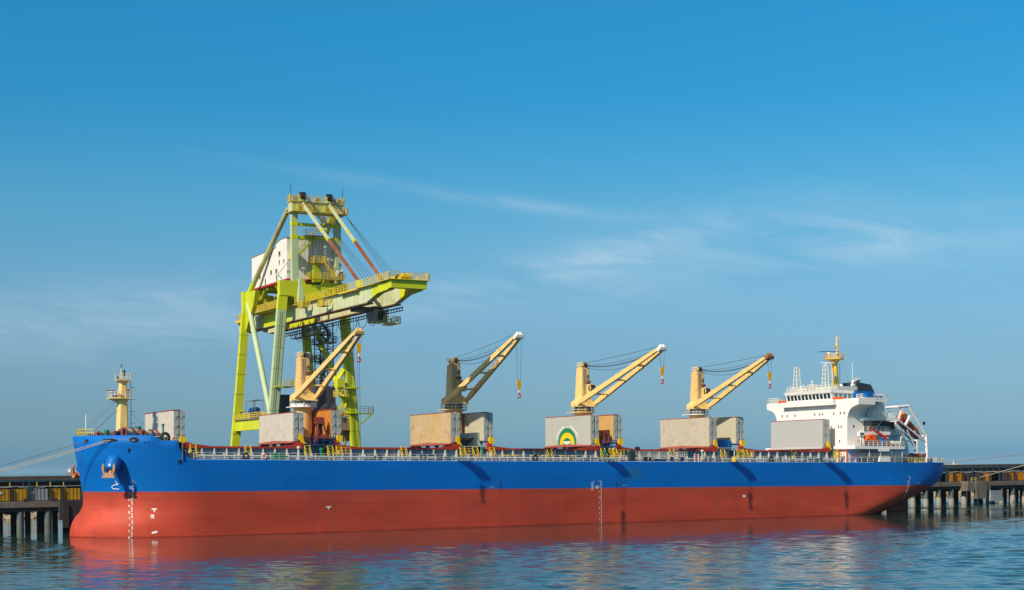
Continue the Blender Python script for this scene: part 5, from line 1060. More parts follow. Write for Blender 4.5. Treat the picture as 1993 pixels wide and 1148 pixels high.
# fenders and the breasting dolphin
m = M(); m.box(1.2, 5.4, 15.9, 17.2, 2.3, 5.62); m.box(1.6, 2.6, 15.6, 16.2, 1.0, 5.0); m.build('fender_block', 'pier_black', pier)
dl = M(); y = yf(230) - 2.4; dl.prism([(226.6, y, 3.4), (234.6, y, 3.4), (234.6, y, 5.8), (227.0, y, 5.8)], (0, 2.8, 0)); dl.prism([(229.6, y - 0.3, 1.4), (233.0, y - 0.3, 1.4), (233.2, y - 0.3, 5.9), (229.2, y - 0.3, 5.9)], (0, 1.0, 0)); dl.build('dolphin', 'pier_concrete', pier)
m = M(); m.box(234.3, 238.2, y - 0.4, y + 0.3, 0.7, 3.4); m.build('fender_panel', 'steel_grey', pier)
m = M()
for q in (230.3, 231.8, 233.2): m.tube((q, y + 1.0, 5.8), (q, y + 1.0, 6.6), 0.28, 10); m.tube((q, y + 1.0, 6.5), (q + 0.1, y + 0.8, 6.8), 0.38, 10)
m.build('mooring_hook', 'steel_dark', pier)
m = M(); m.rail([(228.6, y + 0.6, 5.8), (230.0, y + 0.4, 5.8)], 0.9, 1.4, 0.05, 0.04, (1, 0.5)); m.build('railing', 'walk_yellow', pier)
for s in (-60, -30):
    m = M(); m.tube(at(s, 1.2, 5.55), at(s, 1.2, 6.3), 0.35, 12); m.tube(at(s, 1.2, 6.25), at(s, 0.95, 6.55), 0.45, 12); m.build('bollard', 'steel_dark', pier)
m = M(); strip(3.9, 4.05, 5.55, 5.72, m=m); strip(24.4, 24.55, 5.55, 5.72, m=m); m.build('crane_rail', 'steel_dark', pier)
for s in (-13.5, -9.8, -4.2, 0.4):
    m = M(); m.cbox(at(s, 0.6, 5.85), (0.9 + 0.4 * math.sin(s * 3), 0.8, 0.6)); m.build('kerb_block', 'pier_black', pier)

# covered conveyor gallery along the pier
cv = thing('conveyor_gallery', 'long dark conveyor gallery with amber side panels on the pier', 'conveyor', (0, 24, 5.55), PIERF)
CS0, CS1 = -70, 290
strip(7.0, 10.5, 9.35, 10.0, CS0, CS1).build('belt_cover', 'gallery_brown', cv)
strip(6.75, 6.99, 9.0, 9.34, CS0, CS1).build('girder', 'girder_blue', cv)
strip(9.9, 10.4, 5.6, 9.3, CS0, CS1).build('back_wall', 'pier_black', cv)
m = strip(6.7, 6.95, 8.12, 8.26, CS0, CS1); m.build('handrail_pipe', 'steel_grey', cv)
strip(7.0, 9.9, 7.9, 8.05, CS0, CS1).build('floor', 'pier_black', cv)
strip(7.6, 7.8, 8.3, 9.2, CS0, CS1).build('belt_skirt', 'gallery_brown', cv)
vis = [(-22 + 2.33 * k) for k in range(12)] + [196 + 2.4 * k for k in range(26)]
m0 = None
for k, s in enumerate(vis):
    m = M(); a = at(s, 6.85, 8.0); m.beam(a, (a[0], a[1], 9.0), 0.14, 0.14); m.build('rail_post', 'walk_yellow' if s < 100 and k % 4 else 'gallery_brown', cv)
x = -24.0; k = 0
while x < 262:
    if x > 6 and x < 190: x = 192.0
    wd = random.choice((2.4, 2.9, 1.6)) if x < 100 else random.choice((2.6, 3.2, 4.4, 1.8))
    mt = ('panel_amber' if k % 3 != 1 else 'steel_grey') if x < 100 else ('panel_amber' if x < 222 and k % 2 == 0 else random.choice(('panel_orange', 'panel_orange', 'gallery_brown')))
    if x < 100 or k % 6 != 3:
        m = M(); n_ = int(wd / 0.3)
        for j in range(n_): a = x + wd * j / n_; b = a + wd / n_; o = 0.07 * (j % 2); m.hexa([(a, yf(a) + 6.4 + o, 5.7), (b, yf(b) + 6.4 + o, 5.7), (b, yf(b) + 6.55, 5.7), (a, yf(a) + 6.55, 5.7), (a, yf(a) + 6.4 + o, 7.75), (b, yf(b) + 6.4 + o, 7.75), (b, yf(b) + 6.55, 7.75), (a, yf(a) + 6.55, 7.75)])
        m.build('side_panel', mt, cv)
    c = at(x + wd + 0.3, 6.2, 5.55); m = M(); m.beam(c, (c[0], c[1], 9.0 if k % 3 == 0 else 7.9), 0.26, 0.3); m.build('column', 'girder_blue' if k % 3 == 0 else 'pier_black', cv)
    x += wd + 0.62; k += 1
for a, b in ((-30, 4), (190, 262)):                     # sagging service cables along the front
    pts = []
    for j in range(40): s = a + (b - a) * j / 39; pts.append(V(at(s, 6.4, 8.0 + 0.16 * math.sin(s * 0.9) + 0.1 * math.sin(s * 2.3))))
    m = M(); m.path(pts, 0.07, 5); m.build('service_cable', 'stay_white' if a > 0 else 'steel_grey', cv)
m = M()
for s in (-7.9, -2.4): m.box(s, s + 0.8, yf(s) + 6.3, yf(s) + 6.36, 6.9, 7.3)
m.build('notice_plate', 'grey_light', cv)

# rip-rap bank on the shore side of the pier
rk = M(); rnd = random.Random(3)
ico = bmesh.new(); bmesh.ops.create_icosphere(ico, subdivisions=1, radius=1.0); iv = [v.co.copy() for v in ico.verts]; ifc = [tuple(v.index for v in f.verts) for f in ico.faces]; ico.free()
for a, b in ((-60, 20), (220, 420)):
    for k in range(760 if a < 0 else 1300):
        s = rnd.uniform(a, b); t = rnd.random(); y = 104 + t * 13; z = -0.6 + t * 4.2
        r_ = rnd.uniform(0.5, 1.25); e = Euler((rnd.random() * 6, rnd.random() * 6, rnd.random() * 6)).to_matrix(); sc = V(rnd.uniform(.7, 1.4), rnd.uniform(.6, 1.1), rnd.uniform(.5, .9))
        rk.add([e @ V(q.x * sc.x * r_ * rnd.uniform(.8, 1.15), q.y * sc.y * r_, q.z * sc.z * r_) + V(s, y, z) for q in iv], ifc)
o = rk.build('rock_bank', 'rock', None, 'bank of pale boulders behind the pier piles', PIERF); o['kind'] = 'stuff'; o['category'] = 'rocks'
m = M(); m.prism([(-200, 110, -3), (-200, 118, 2.8), (-200, 150, 2.8), (-200, 150, -3)], (760, 0, 0)); structure(m.build('shore', 'rock', None, None, PIERF))

# ------------------------------------------------------------------ the gantry unloader on the pier
gc = thing('gantry_crane', 'tall lime green gantry unloader on the pier with a white machinery house', 'gantry crane', (50.6, 31, 5.6), PIERF)
NY, FY = 21.0, 41.5
def legx(q, z): return (41.75 + (z - 15) * 0.0946) if q < 0 else (59.2 - (z - 15) * 0.0790)
for q in (-1, 1):
    for y, w_ in ((NY, 1.7), (FY, 1.6)):
        m = M(); zs = [7.2, 20, 42.5]
        a, b = V(legx(q, 7.2), y, 7.2), V(legx(q, 43.9 if y == NY else 46.6), y, 43.9 if y == NY else 46.6)
        low = y == NY and q < 0
        mid = a.lerp(b, 0.925)
        if low:
            m.beam(a, mid, 1.7, 1.05, up=(0, 1, 0)); lg = m.build('leg', 'mint', gc, 'faded mint leg beside the first deck crane')
            m = M(); m.beam(mid, b, 1.74, 1.09, up=(0, 1, 0)); m.build('leg_head', 'lime', lg)
        else:
            m.beam(a, b, 1.7, 1.05, 1.5 if y == FY else 1.7, 1.05, up=(0, 1, 0)); lg = m.build('leg', 'lime', gc)
        m = M(); x = legx(q, 33.5); m.box(x - 1.1, x + 2.3, y - 1.2, y + 1.0, 26.3, 26.6) if y == NY else m.box(x - 0.95, x + 0.95, y - 0.7, y + 0.7, 22.4, 22.6); m.build('collar_platform', 'lime', gc)
        m = M()
        for zz in range(10, 42, 4): m.cbox((legx(q, zz), y - 0.56, zz), (1.76, 0.02, 0.06)); m.cbox((legx(q, zz) - 0.87, y, zz), (0.02, 0.9, 0.06))
        m.build('weld_band', 'lime_deep', lg)
        for k in (-3.5, 3.5):                            # bogies on the rail
            m = M(); m.cbox((legx(q, 6) + k, y, 6.35), (3.0, 0.7, 0.9)); m.build('bogie', 'steel_dark', gc)
    m = M(); m.box(legx(q, 7) - 5, legx(q, 7) + 5, NY - 0.45, NY + 0.45, 6.8, 7.5); m.box(legx(q, 7) - 5, legx(q, 7) + 5, FY - 0.45, FY + 0.45, 6.8, 7.5); m.build('equaliser_beam', 'lime_deep', gc)
    x = legx(q, 19.5); m = M(); m.box(x - 0.6, x + 0.6, NY + 0.53, FY - 0.53, 18.5, 20.55); m.build('portal_tie', 'lime' if q < 0 else 'sill_brown', gc)
    m = M(); m.box(x - 0.9, x + 0.9, NY + 2, FY - 1, 20.553, 20.7); m.build('tie_walkway', 'sill_brown', gc)
    m = M(); m.rail([(x - 0.85, FY - 1, 20.7), (x - 0.85, NY + 2, 20.7)], 1.1, 1.3, 0.06, 0.05, (1, 0.66, 0.33)); m.rail([(x + 0.85, FY - 1, 20.7), (x + 0.85, NY + 2, 20.7)], 1.1, 1.3, 0.06, 0.05, (1, 0.66, 0.33)); m.build('railing', 'walk_yellow', gc)
    # raking tube from the land side knee down to the water side foot
    a, b = V(legx(q, 44.0), FY - 1.2, 44.3), V(legx(q, 21), NY + 1.3, 21.2)
    m = M(); m.tube(a, b, 0.52, 16); m.build('diagonal_tube', 'mint' if q < 0 else 'lime', gc)
m = M(); m.box(57.6, 62.6, NY - 1.5, NY + 1.0, 21.4, 21.6); m.beam((59.6, NY - 1.4, 19.3), (62.3, NY - 1.4, 21.4), 0.25, 0.25); m.build('side_platform', 'lime_deep', gc)
m = M(); m.rail([(59.6, NY - 1.45, 21.6), (62.5, NY - 1.45, 21.6), (62.5, NY + 0.9, 21.6)], 1.2, 1.0, 0.06, 0.05, (1, 0.66, 0.33)); m.build('railing', 'steel_grey', gc)
for y, n0 in ((NY, 'near'), (FY + 0.3, 'far')):
    xa, xb = legx(-1, 45) - 0.85, legx(1, 45) + 0.85
    m = M(); m.prism([(xa, y - 0.65, 43.9), (xa + 2.6, y - 0.65, 43.9), (xa + 4.2, y - 0.65, 43.0), (xb - 4.2, y - 0.65, 43.0), (xb - 2.6, y - 0.65, 43.9), (xb, y - 0.65, 43.9), (xb, y - 0.65, 46.75), (xb - 3.6, y - 0.65, 46.75), (xb - 4.0, y - 0.65, 47.3), (xb - 4.9, y - 0.65, 47.3), (xb - 5.3, y - 0.65, 46.2), (xa + 5.3, y - 0.65, 46.2), (xa + 4.9, y - 0.65, 47.3), (xa + 4.0, y - 0.65, 47.3), (xa + 3.6, y - 0.65, 46.75), (xa, y - 0.65, 46.75)], (0, 1.3, 0))
    m.build('portal_beam', 'lime', gc)
for q in (-1, 1):
    x = legx(q, 45); m = M(); m.box(x - 0.5, x + 0.5, NY + 0.66, FY - 0.4, 44.6, 46.5) if q > 0 else m.prism([(x - 0.45, FY - 0.36, 38.5), (x - 0.45, FY - 0.36, 46.4), (x - 0.45, FY - 6.5, 46.4), (x - 0.45, FY - 5.2, 43.6)], (0.9, 0, 0)); m.build('side_girder', 'lime_deep' if q > 0 else 'lime', gc)
# masts, head frame and stays
for x, mt in ((47.0, 'mint'), (55.9, 'mint')):
    m = M(); m.box(x - 0.62, x + 0.62, NY - 0.45, NY + 0.5, 46.753, 62.0); ms = m.build('mast', mt, gc)
    for z in (57.4, 54.9):
        m = M(); m.box(x - 0.65, x + 0.65, NY - 0.48, NY + 0.53, z, z + 0.75); m.build('band', 'lime', ms)
m = M(); m.box(47.62, 55.28, NY - 0.3, NY + 0.3, 57.45, 58.0); m.build('cross_tie', 'lime', gc); m = M(); m.box(47.62, 55.28, NY - 0.3, NY + 0.3, 54.95, 55.5); m.build('cross_tie', 'lime', gc)
m = M(); m.box(46.2, 56.9, NY - 0.9, NY + 0.9, 60.2, 61.9); m.build('head_beam', 'mint_girder', gc)
m = M(); m.box(45.9, 57.4, NY - 2.2, NY + 1.4, 59.9, 60.05); m.box(46.0, 57.2, NY - 1.2, NY + 1.2, 61.92, 62.05); m.build('head_platform', 'walk_yellow', gc)
m = M(); m.rail([(46.0, NY - 2.1, 60.05), (49, NY - 2.1, 60.05), (57.3, NY - 2.1, 60.05), (57.3, NY + 1.3, 60.05)], 1.15, 0.9, 0.07, 0.055, (1, 0.66, 0.33)); m.rail([(46.1, NY - 1.1, 62.05), (57.1, NY - 1.1, 62.05), (57.1, NY + 1.1, 62.05), (46.1, NY + 1.1, 62.05)], 1.15, 0.75, 0.05, 0.045, (1, 0.66, 0.33), close=True); m.build('head_railing', 'walk_yellow', gc)
for x in (48.4, 53.9):
    m = M()
    for q in (-0.3, 0.3): m.tube((x + q - 0.14, NY - 1.0, 63.1), (x + q + 0.14, NY - 1.0, 63.1), 0.72, 18)
    m.build('head_sheave', 'steel_black', gc)
    m = M(); m.prism([(x - 0.62, NY - 1.4, 62.0), (x - 0.62, NY - 0.2, 62.0), (x - 0.62, NY - 0.7, 63.3)], (0.18, 0, 0)); m.prism([(x + 0.62, NY - 1.4, 62.0), (x + 0.62, NY - 0.2, 62.0), (x + 0.62, NY - 0.7, 63.3)], (-0.18, 0, 0)); m.box(x - 1.2, x - 0.7, NY - 1.2, NY - 0.6, 60.4, 61.5); m.build('sheave_bracket', 'lime', gc)
for x in (46.4, 57.1):
    m = M(); m.tube((x, NY, 62.0), (x, NY, 65.2), 0.06, 6); m.build('lightning_rod', 'steel_dark', gc)
for x in (51.5, 55.0, 46.9, 56.2):
    m = M(); m.cbox((x, NY - 0.6, 62.5), (0.8, 0.5, 0.9)); m.build('head_cabinet', 'grey_light', gc)
for q, x0, x1 in ((-1, 46.7, 44.6), (1, 56.0, 57.2)):
    a, b = V(x0, NY + 0.9, 61.2), V(x1, FY - 0.3, 45.5)
    kn = a + V(0, 1.6, -0.5); m = M(); m.tube(V(x0, NY + 0.2, 60.9), kn, 0.5, 14); m.tube(kn, b.lerp(kn, 0.12), 0.5, 14); bs = m.build('back_stay', 'stay_patchy' if q < 0 else 'lime', gc)
    m = M(); m.tube(b.lerp(kn, 0.17), b, 0.54, 14); m.build('stay_foot', 'lime', bs)
for x0, x1, ye in ((48.4, 47.9, -8.0), (53.9, 53.0, -7.6)):
    a, b = V(x0, NY - 1.0, 61.6), V(x1, ye, 43.2); m = M(); m.beam(a, a.lerp(b, 0.46), 0.42, 0.5); fs = m.build('fore_stay', 'mint_girder', gc); m = M(); m.beam(a.lerp(b, 0.46), b.lerp(a, 0.005), 0.42, 0.5); m.build('lower_stay', 'stay_rust_red', fs)
    m = M(); m.prism([(x1 - 0.3, ye + 1.2, 42.2), (x1 - 0.3, ye - 1.6, 42.2), (x1 - 0.3, ye + 0.2, 43.8), (x1 - 0.3, ye + 1.1, 43.8)], (0.6, 0, 0)); m.build('stay_lug', 'lime', fs)
    for t in (0.36, 0.47): c = a.lerp(b, t); d = (b - a).normalized(); m = M(); m.beam(c - d * 0.4, c + d * 0.4, 0.5, 0.58); m.build('stay_joint', 'lime', fs)
    for k in range(4):
        m = M(); p0 = V(x0 + 0.5 - 0.25 * k, NY - 1.4, 63.4); p1 = V(x1 + 0.6 - 0.15 * k, ye - 1.2 - 1.6 * k, 43.2); m.tube(p0, p1, 0.035, 5); m.build('boom_hoist_rope', 'steel_dark', gc)
# boom: twin box girders joined by the end beam
for x0, x1 in ((47.2, 48.3), (52.5, 53.6)):
    m = M(); m.prism([(x0, 54.0, 39.9), (x0, 50, 39.35), (x0, -12.2, 39.35), (x0, -17.0, 40.55), (x0, -21.3, 40.75), (x0, -21.3, 42.05), (x0, 54.0, 42.05)], (x1 - x0, 0, 0)); bg_ = m.build('boom_girder', 'mint_girder', gc)
    m = M(); m.prism([(x0 - 0.03, -14.6, 39.93), (x0 - 0.03, -17.0, 40.5), (x0 - 0.03, -21.29, 40.7), (x0 - 0.03, -21.29, 42.08), (x0 - 0.03, -14.6, 42.08)], (x1 - x0 + 0.06, 0, 0)); m.build('girder_nose', 'lime', bg_)
    m = M(); m.box(x0 - 0.28, x1 + 0.28, -12.2, 50.0, 39.18, 39.346); m.build('bottom_flange', 'sill_brown', bg_)
    m = M()
    for k in range(16): yy = -11 + 4 * k; m.box(x0 - 0.025, x0, yy, yy + 0.08, 39.35, 42.0)
    m.build('plate_joint', 'lime_deep', bg_)
    m = M(); m.box(x0 - 0.05, x1 + 0.05, 24, 41, 39.345, 42.1); m.build('lime_section', 'lime', bg_)
m = M(); m.prism([(47.1, -22.8, 40.85), (53.7, -22.8, 40.85), (53.7, -22.8, 42.2), (47.1, -22.8, 42.2)], (0, 1.47, 0)); m.build('end_beam', 'lime', gc)
m = M(); m.box(46.6, 54.2, -23.1, -17.2, 42.205, 42.32); m.box(46.55, 47.3, -17.2, 23.0, 42.06, 42.17); m.box(46.3, 47.15, -9.6, -2.0, 41.8, 42.058); m.box(53.6, 54.7, -17.2, 20, 42.06, 42.17); m.build('boom_walkway', 'walk_yellow', gc)
m = M(); m.rail([(46.7, -17.3, 42.3), (46.7, -23.0, 42.3), (54.1, -23.0, 42.3), (54.1, -17.3, 42.3)], 1.15, 0.9, 0.06, 0.05, (1, 0.66, 0.33)); m.build('tip_railing', 'walk_yellow', gc)
m = M(); m.rail([(46.6, 20, 42.17), (46.6, -17.2, 42.17)], 1.15, 1.25, 0.055, 0.045, (1, 0.66, 0.33)); m.build('boom_railing', 'walk_yellow', gc, 'yellow handrail along the near boom girder')
m = M(); m.rail([(54.65, 20, 42.17), (54.65, -17.2, 42.17)], 1.15, 1.6, 0.05, 0.045, (1, 0.66, 0.33)); m.build('boom_railing', 'walk_yellow', gc)
for yy in (-21.9, -20.4, -18.7):
    m = M(); m.tube((49.4, yy, 42.9), (51.2, yy, 42.9), 0.5, 14); m.prism([(49.0, yy - 0.9, 42.33), (49.0, yy + 0.9, 42.33), (49.0, yy, 43.2)], (0.2, 0, 0)); m.build('boom_tip_sheave', 'safety_yellow' if yy != -20.4 else 'steel_black', gc)
for yy, z_ in ((13.5, 40.9), (3.6, 40.2)):
    m = M(); m.box(45.2, 46.5, yy - 1.3, yy + 1.3, z_, z_ + 0.1); m.rail([(46.5, yy - 1.3, z_), (45.2, yy - 1.3, z_), (45.2, yy + 1.3, z_), (46.5, yy + 1.3, z_)], 1.15, 0.65, 0.07, 0.06, (1, 0.66, 0.33)); m.build('hanging_basket', 'walk_yellow', gc)
m = M(); m.rail([(46.2, 31, 42.2), (44.9, 31, 42.2), (44.9, 22, 42.2)], 1.2, 0.8, 0.07, 0.055, (1, 0.66, 0.33)); m.box(44.8, 47.1, 22, 41, 42.06, 42.18); m.rail([(44.9, 40, 42.2), (44.9, 31, 42.2)], 1.2, 0.8, 0.07, 0.055, (1, 0.66, 0.33)); m.build('landing_railing', 'walk_yellow', gc)
m = M(); m.rail([(46.9, 49, 42.1), (46.9, 53.9, 42.1), (53.9, 53.9, 42.1)], 1.2, 1.0, 0.06, 0.05, (1, 0.66, 0.33)); m.box(46.6, 54.2, 50, 54.4, 41.5, 42.055); m.build('tail_railing', 'walk_yellow', gc)
# trolley track, festoon and the driver's cab
m = M()
for x in (54.2,):
    m.beam((x, -12, 38.85), (x, 49, 38.85), 0.3, 0.16); m.beam((x, -12, 38.3), (x, 49, 38.3), 0.22, 0.12)
    for k in range(51): yy = -12 + 1.2 * k; m.beam((x, yy, 38.3), (x, yy, 38.85), 0.1, 0.1)
m.build('cable_track', 'steel_dark', gc)
m = M(); m.box(48.4, 52.4, -6.5, -2.5, 38.7, 39.3); m.build('trolley', 'steel_dark', gc)
cab_ = part('driver_cab', gc, (53, -4, 37), 'dark driver cab hanging under the boom')
m = M(); m.hexa([(51.5, -6.2, 36.7), (53.8, -6.2, 36.7), (53.8, -3.0, 36.7), (51.5, -3.0, 36.7), (51.2, -6.6, 38.9), (53.8, -6.6, 38.9), (53.8, -3.0, 38.9), (51.2, -3.0, 38.9)]); m.build('shell', 'cab_grey', cab_)
m = M(); m.add([(52.0, -6.34, 37.1), (53.1, -6.34, 37.1), (53.1, -6.60, 38.6), (52.0, -6.60, 38.6)], [(0, 1, 2, 3)]); m.add([(51.42, -5.9, 37.1), (51.42, -3.6, 37.1), (51.19, -3.6, 38.6), (51.19, -6.1, 38.6)], [(0, 1, 2, 3)]); m.build('window', 'glass', cab_)
m = M(); m.box(51.3, 55.9, -7.7, -6.7, 36.4, 36.55); m.box(54.1, 55.9, -6.7, -3.2, 36.4, 36.55); m.rail([(52.6, -7.6, 36.55), (55.8, -7.6, 36.55), (55.8, -3.3, 36.55)], 1.1, 0.7, 0.06, 0.05, (1, 0.5)); m.ladder((55.0, -4.2, 36.5), (55.0, -4.2, 41.2), (0.0, 0.6, 0), 0.4, 0.08); m.build('landing', 'walk_yellow', cab_)
m = M(); m.box(51.6, 53.8, -5.4, -3.0, 39.2, 39.6); m.beam((54.6, -3.6, 36.5), (54.0, -3.6, 40), 0.1, 0.1); m.build('hanger', 'steel_dark', cab_)
for k in range(9):
    a = -1.5 + 4.6 * k; pts = [V(54.2, a + 4.6 * j / 8, 38.2 - 4 * 1.5 * (j / 8) * (1 - j / 8)) for j in range(9)]; m = M(); m.path(pts, 0.05, 5); m.build('festoon_cable', 'steel_black', gc)
for y in (4.6, 3.0, 2.0):
    m = M(); m.tube((52.0, y, 38.4), (52.0, y, 12.0), 0.035, 5); m.build('hoist_rope', 'steel_dark', gc)
# counter lattice and walkway below the rear of the boom
m = M()
for y0 in range(14, 29, 3): m.beam((49.6, y0, 39.1), (49.6, y0 + 1.5, 36.5), 0.08, 0.08); m.beam((49.6, y0 + 1.5, 36.5), (49.6, y0 + 3, 39.1), 0.08, 0.08)
m.box(49.5, 50.9, 13, 30, 36.4, 36.5); m.rail([(49.5, 13, 36.5), (49.5, 30, 36.5)], 1.1, 1.2, 0.05, 0.05, (1, 0.5)); m.build('service_walkway', 'steel_dark', gc)
m = M(); m.box(49.6, 51.2, 10.5, 13.5, 34.2, 34.4); m.rail([(49.6, 10.5, 34.4), (51.2, 10.5, 34.4), (51.2, 13.5, 34.4)], 1.1, 0.8, 0.05, 0.05, (1, 0.5)); m.build('service_platform', 'steel_dark', gc)
# machinery house
mh = part('machinery_house', gc, (51, 30, 47.2), 'white machinery house with small dark windows')
HX0, HX1 = 46.3, 56.1
m = M(); m.prism([(HX0, 23.2, 47.5), (HX0, 43.0, 47.5), (HX0, 43.0, 53.9), (HX0, 29.0, 54.15), (HX0, 29.0, 54.9), (HX0, 26.4, 55.4), (HX0, 23.2, 55.4)], (HX1 - HX0, 0, 0)); m.build('wall', 'house_white', mh)
m = M(); m.prism([(HX0 - 0.12, 29.0, 54.153), (HX0 - 0.12, 43.15, 53.903), (HX0 - 0.12, 43.15, 54.02), (HX0 - 0.12, 29.0, 54.27)], (HX1 - HX0 + 0.24, 0, 0)); m.prism([(HX0 - 0.12, 23.05, 55.403), (HX0 - 0.12, 26.45, 55.403), (HX0 - 0.12, 29.05, 54.91), (HX0 - 0.12, 29.05, 55.03), (HX0 - 0.12, 26.45, 55.53), (HX0 - 0.12, 23.05, 55.53)], (HX1 - HX0 + 0.24, 0, 0)); m.build('roof', 'steel_grey', mh)
m = M(); m.box(HX0 - 0.1, HX1 + 0.1, 23.0, 43.1, 47.15, 47.497); m.build('floor', 'rim_red', mh)
m = M()
for y in (25, 30, 35, 40): m.box(HX0 + 0.2, HX1 - 0.2, y - 0.2, y + 0.2, 46.5, 47.147)
m.beam((47, 40, 44), (47, 37, 47), 0.5, 0.5); m.beam((47.2, 28.0, 43), (47.2, 31, 47), 0.4, 0.4); m.build('floor_frame', 'lime_deep', mh)
for y, z, a, b in ((27.1, 52.8, 0.45, 0.4), (27.2, 51.2, 0.2, 0.35), (24.7, 51.1, 0.2, 0.35), (31.8, 49.7, 0.4, 0.38), (28.9, 49.6, 0.4, 0.38), (38.3, 49.6, 0.4, 0.38), (41.4, 49.6, 0.4, 0.38), (35.1, 48.2, 0.25, 0.5), (28.7, 48.3, 0.25, 0.5), (41.8, 48.0, 0.3, 0.4)):
    m = M(); m.box(HX0 - 0.05, HX0 - 0.003, y - a, y + a, z - b, z + b); wn = m.build('window', 'window_dark', mh)
    m = M(); m.box(HX0 - 0.1, HX0 - 0.003, y - a - 0.1, y + a + 0.1, z - b - 0.14, z - b - 0.02); m.build('window_sill', 'grey_light', wn)
m = M()
for k in range(30): y = 23.4 + 0.66 * k; m.box(HX0 - 0.03, HX0 - 0.002, y, y + 0.05, 47.6, 53.8)
for k in range(15): x = HX0 + 0.3 + 0.66 * k; m.box(x, x + 0.05, 23.17, 23.198, 47.6, 55.3)
m.build('cladding_rib', 'house_white', mh)
m = M(); m.box(46.9, 47.9, 22.0, 23.1, 51.6, 53.2); m.box(46.6, 48.1, 21.8, 23.1, 51.2, 51.55); ob = m.build('lookout_box', 'walk_yellow', gc)
m = M(); m.box(47.1, 47.7, 21.96, 21.998, 52.0, 52.4); m.box(47.1, 47.7, 21.96, 21.998, 52.6, 53.0); m.build('window', 'window_dark', ob)
# zigzag stairs between the masts and platforms in front of the house
def gstair(a, b, w=(0, 0.9, 0), mt='walk_yellow'): m = M(); m.stair(a, b, w, None, True, 0.12); m.build('stair', mt, gc)
def gplat(x0, x1, y0, y1, z, mt='walk_yellow', sides='flr'):
    m = M(); m.box(x0, x1, y0, y1, z - 0.12, z)
    if 'f' in sides: m.rail([(x0, y0, z), (x1, y0, z)], 1.1, 0.7, 0.06, 0.05, (1, 0.66, 0.33))
    if 'l' in sides: m.rail([(x0, y0, z), (x0, y1, z)], 1.1, 0.7, 0.06, 0.05, (1, 0.66, 0.33))
    if 'r' in sides: m.rail([(x1, y0, z), (x1, y1, z)], 1.1, 0.7, 0.06, 0.05, (1, 0.66, 0.33))
    m.build('platform', mt, gc)
gstair((52.8, 19.2, 58.1), (49.4, 19.2, 61.4)); gplat(52.7, 54.6, 18.9, 20.6, 58.1); gstair((50.2, 19.6, 55.6), (52.8, 19.6, 58.0)); gplat(48.6, 52.6, 18.9, 20.6, 55.55, 'steel_grey'); gstair((47.9, 19.8, 52.0), (50.9, 19.8, 55.3), mt='lime_deep')
m = M()
for x in (51.2, 52.6): m.beam((x, 20.8, 48.8), (x, 20.8, 55.4), 0.09, 0.09); m.beam((x, 22.2, 48.8), (x, 22.2, 55.4), 0.09, 0.09)
for k in range(12): z = 49 + 0.55 * k; m.beam((51.2, 20.8, z), (52.6, 20.8, z), 0.06, 0.06); m.beam((51.2, 20.8, z), (51.2, 22.2, z), 0.06, 0.06)
m.build('caged_ladder', 'steel_grey', gc)
gplat(50.6, 53.0, 19.4, 22.5, 50.5); gstair((55.0, 19.0, 47.3), (52.4, 19.0, 50.4)); gplat(49.3, 56.4, 18.6, 20.3, 47.25)
m = M(); m.box(50.9, 52.2, 20.6, 22.2, 46.8, 50.3); m.build('duct', 'lime_deep', gc)
m = M(); m.box(54.9, 56.2, 18.7, 20.0, 47.3, 49.0); kb = m.build('electrical_cabin', 'white_shade', gc); m = M(); m.box(55.3, 56.0, 18.66, 18.698, 47.9, 48.7); m.build('louvre', 'steel_dark', kb)
m = M(); m.loft([[(45.3, 14.6, 41.6), (46.3, 14.6, 41.6), (46.3, 15.6, 41.6), (45.3, 15.6, 41.6)], [(45.3, 14.6, 42.6), (46.3, 14.6, 42.6), (46.3, 15.6, 42.6), (45.3, 15.6, 42.6)], [(45.6, 14.8, 46.6), (46.0, 14.8, 46.6), (46.0, 15.2, 46.6), (45.6, 15.2, 46.6)]], smooth=False)
m.build('chute', 'mint', gc)
m = M()
for a, b in (((51.0, 17.2, 45.2), (52.0, 17.2, 42.2)), ((53.6, 17.2, 45.2), (53.0, 17.2, 42.2)), ((51.0, 17.2, 45.2), (53.6, 17.2, 45.2)), ((51.6, 17.2, 43.6), (53.4, 17.2, 43.6)), ((51.0, 17.2, 45.2), (53.3, 17.2, 43.5))): m.beam(a, b, 0.3, 0.3)
m.build('boom_latch_frame', 'lime', gc)
m = M(); m.beam((45.2, 22.5, 47.0), (44.6, 23.6, 48.2), 0.16, 0.16); m.beam((44.6, 23.6, 48.2), (46.2, 22.3, 50.6), 0.1, 0.1); m.build('service_davit', 'steel_grey', gc)
# hopper, stair tower and cluttered platforms between the legs
m = M(); m.loft([[(51.4, 23.2, 20.8), (57.6, 23.2, 20.8), (57.6, 30.0, 20.8), (51.4, 30.0, 20.8)], [(52.9, 24.4, 23.6), (56.6, 24.4, 23.6), (56.6, 29, 23.6), (52.9, 29, 23.6)], [(52.9, 24.4, 26.8), (56.6, 24.4, 26.8), (56.6, 29, 26.8), (52.9, 29, 26.8)]], smooth=False); m.build('hopper', 'hopper', gc)
m = M(); m.loft([[(48.0, 23.6, 15.2), (56.8, 23.6, 15.2), (56.8, 31.0, 15.2), (48.0, 31.0, 15.2)], [(47.6, 23.2, 18.6), (57.2, 23.2, 18.6), (57.2, 31.4, 18.6), (47.6, 31.4, 18.6)], [(49.6, 23.4, 21.4), (57.2, 23.4, 20.6), (57.2, 31.0, 20.6), (49.6, 31.0, 21.4)]], smooth=False); m.build('hopper', 'hopper', gc)
st = M(); x0, x1, ya, yb = 57.6, 60.4, 34.5, 37.5
for x in (x0, x1):
    for y in (ya, yb): st.beam((x, y, 7), (x, y, 40.5), 0.18, 0.18)
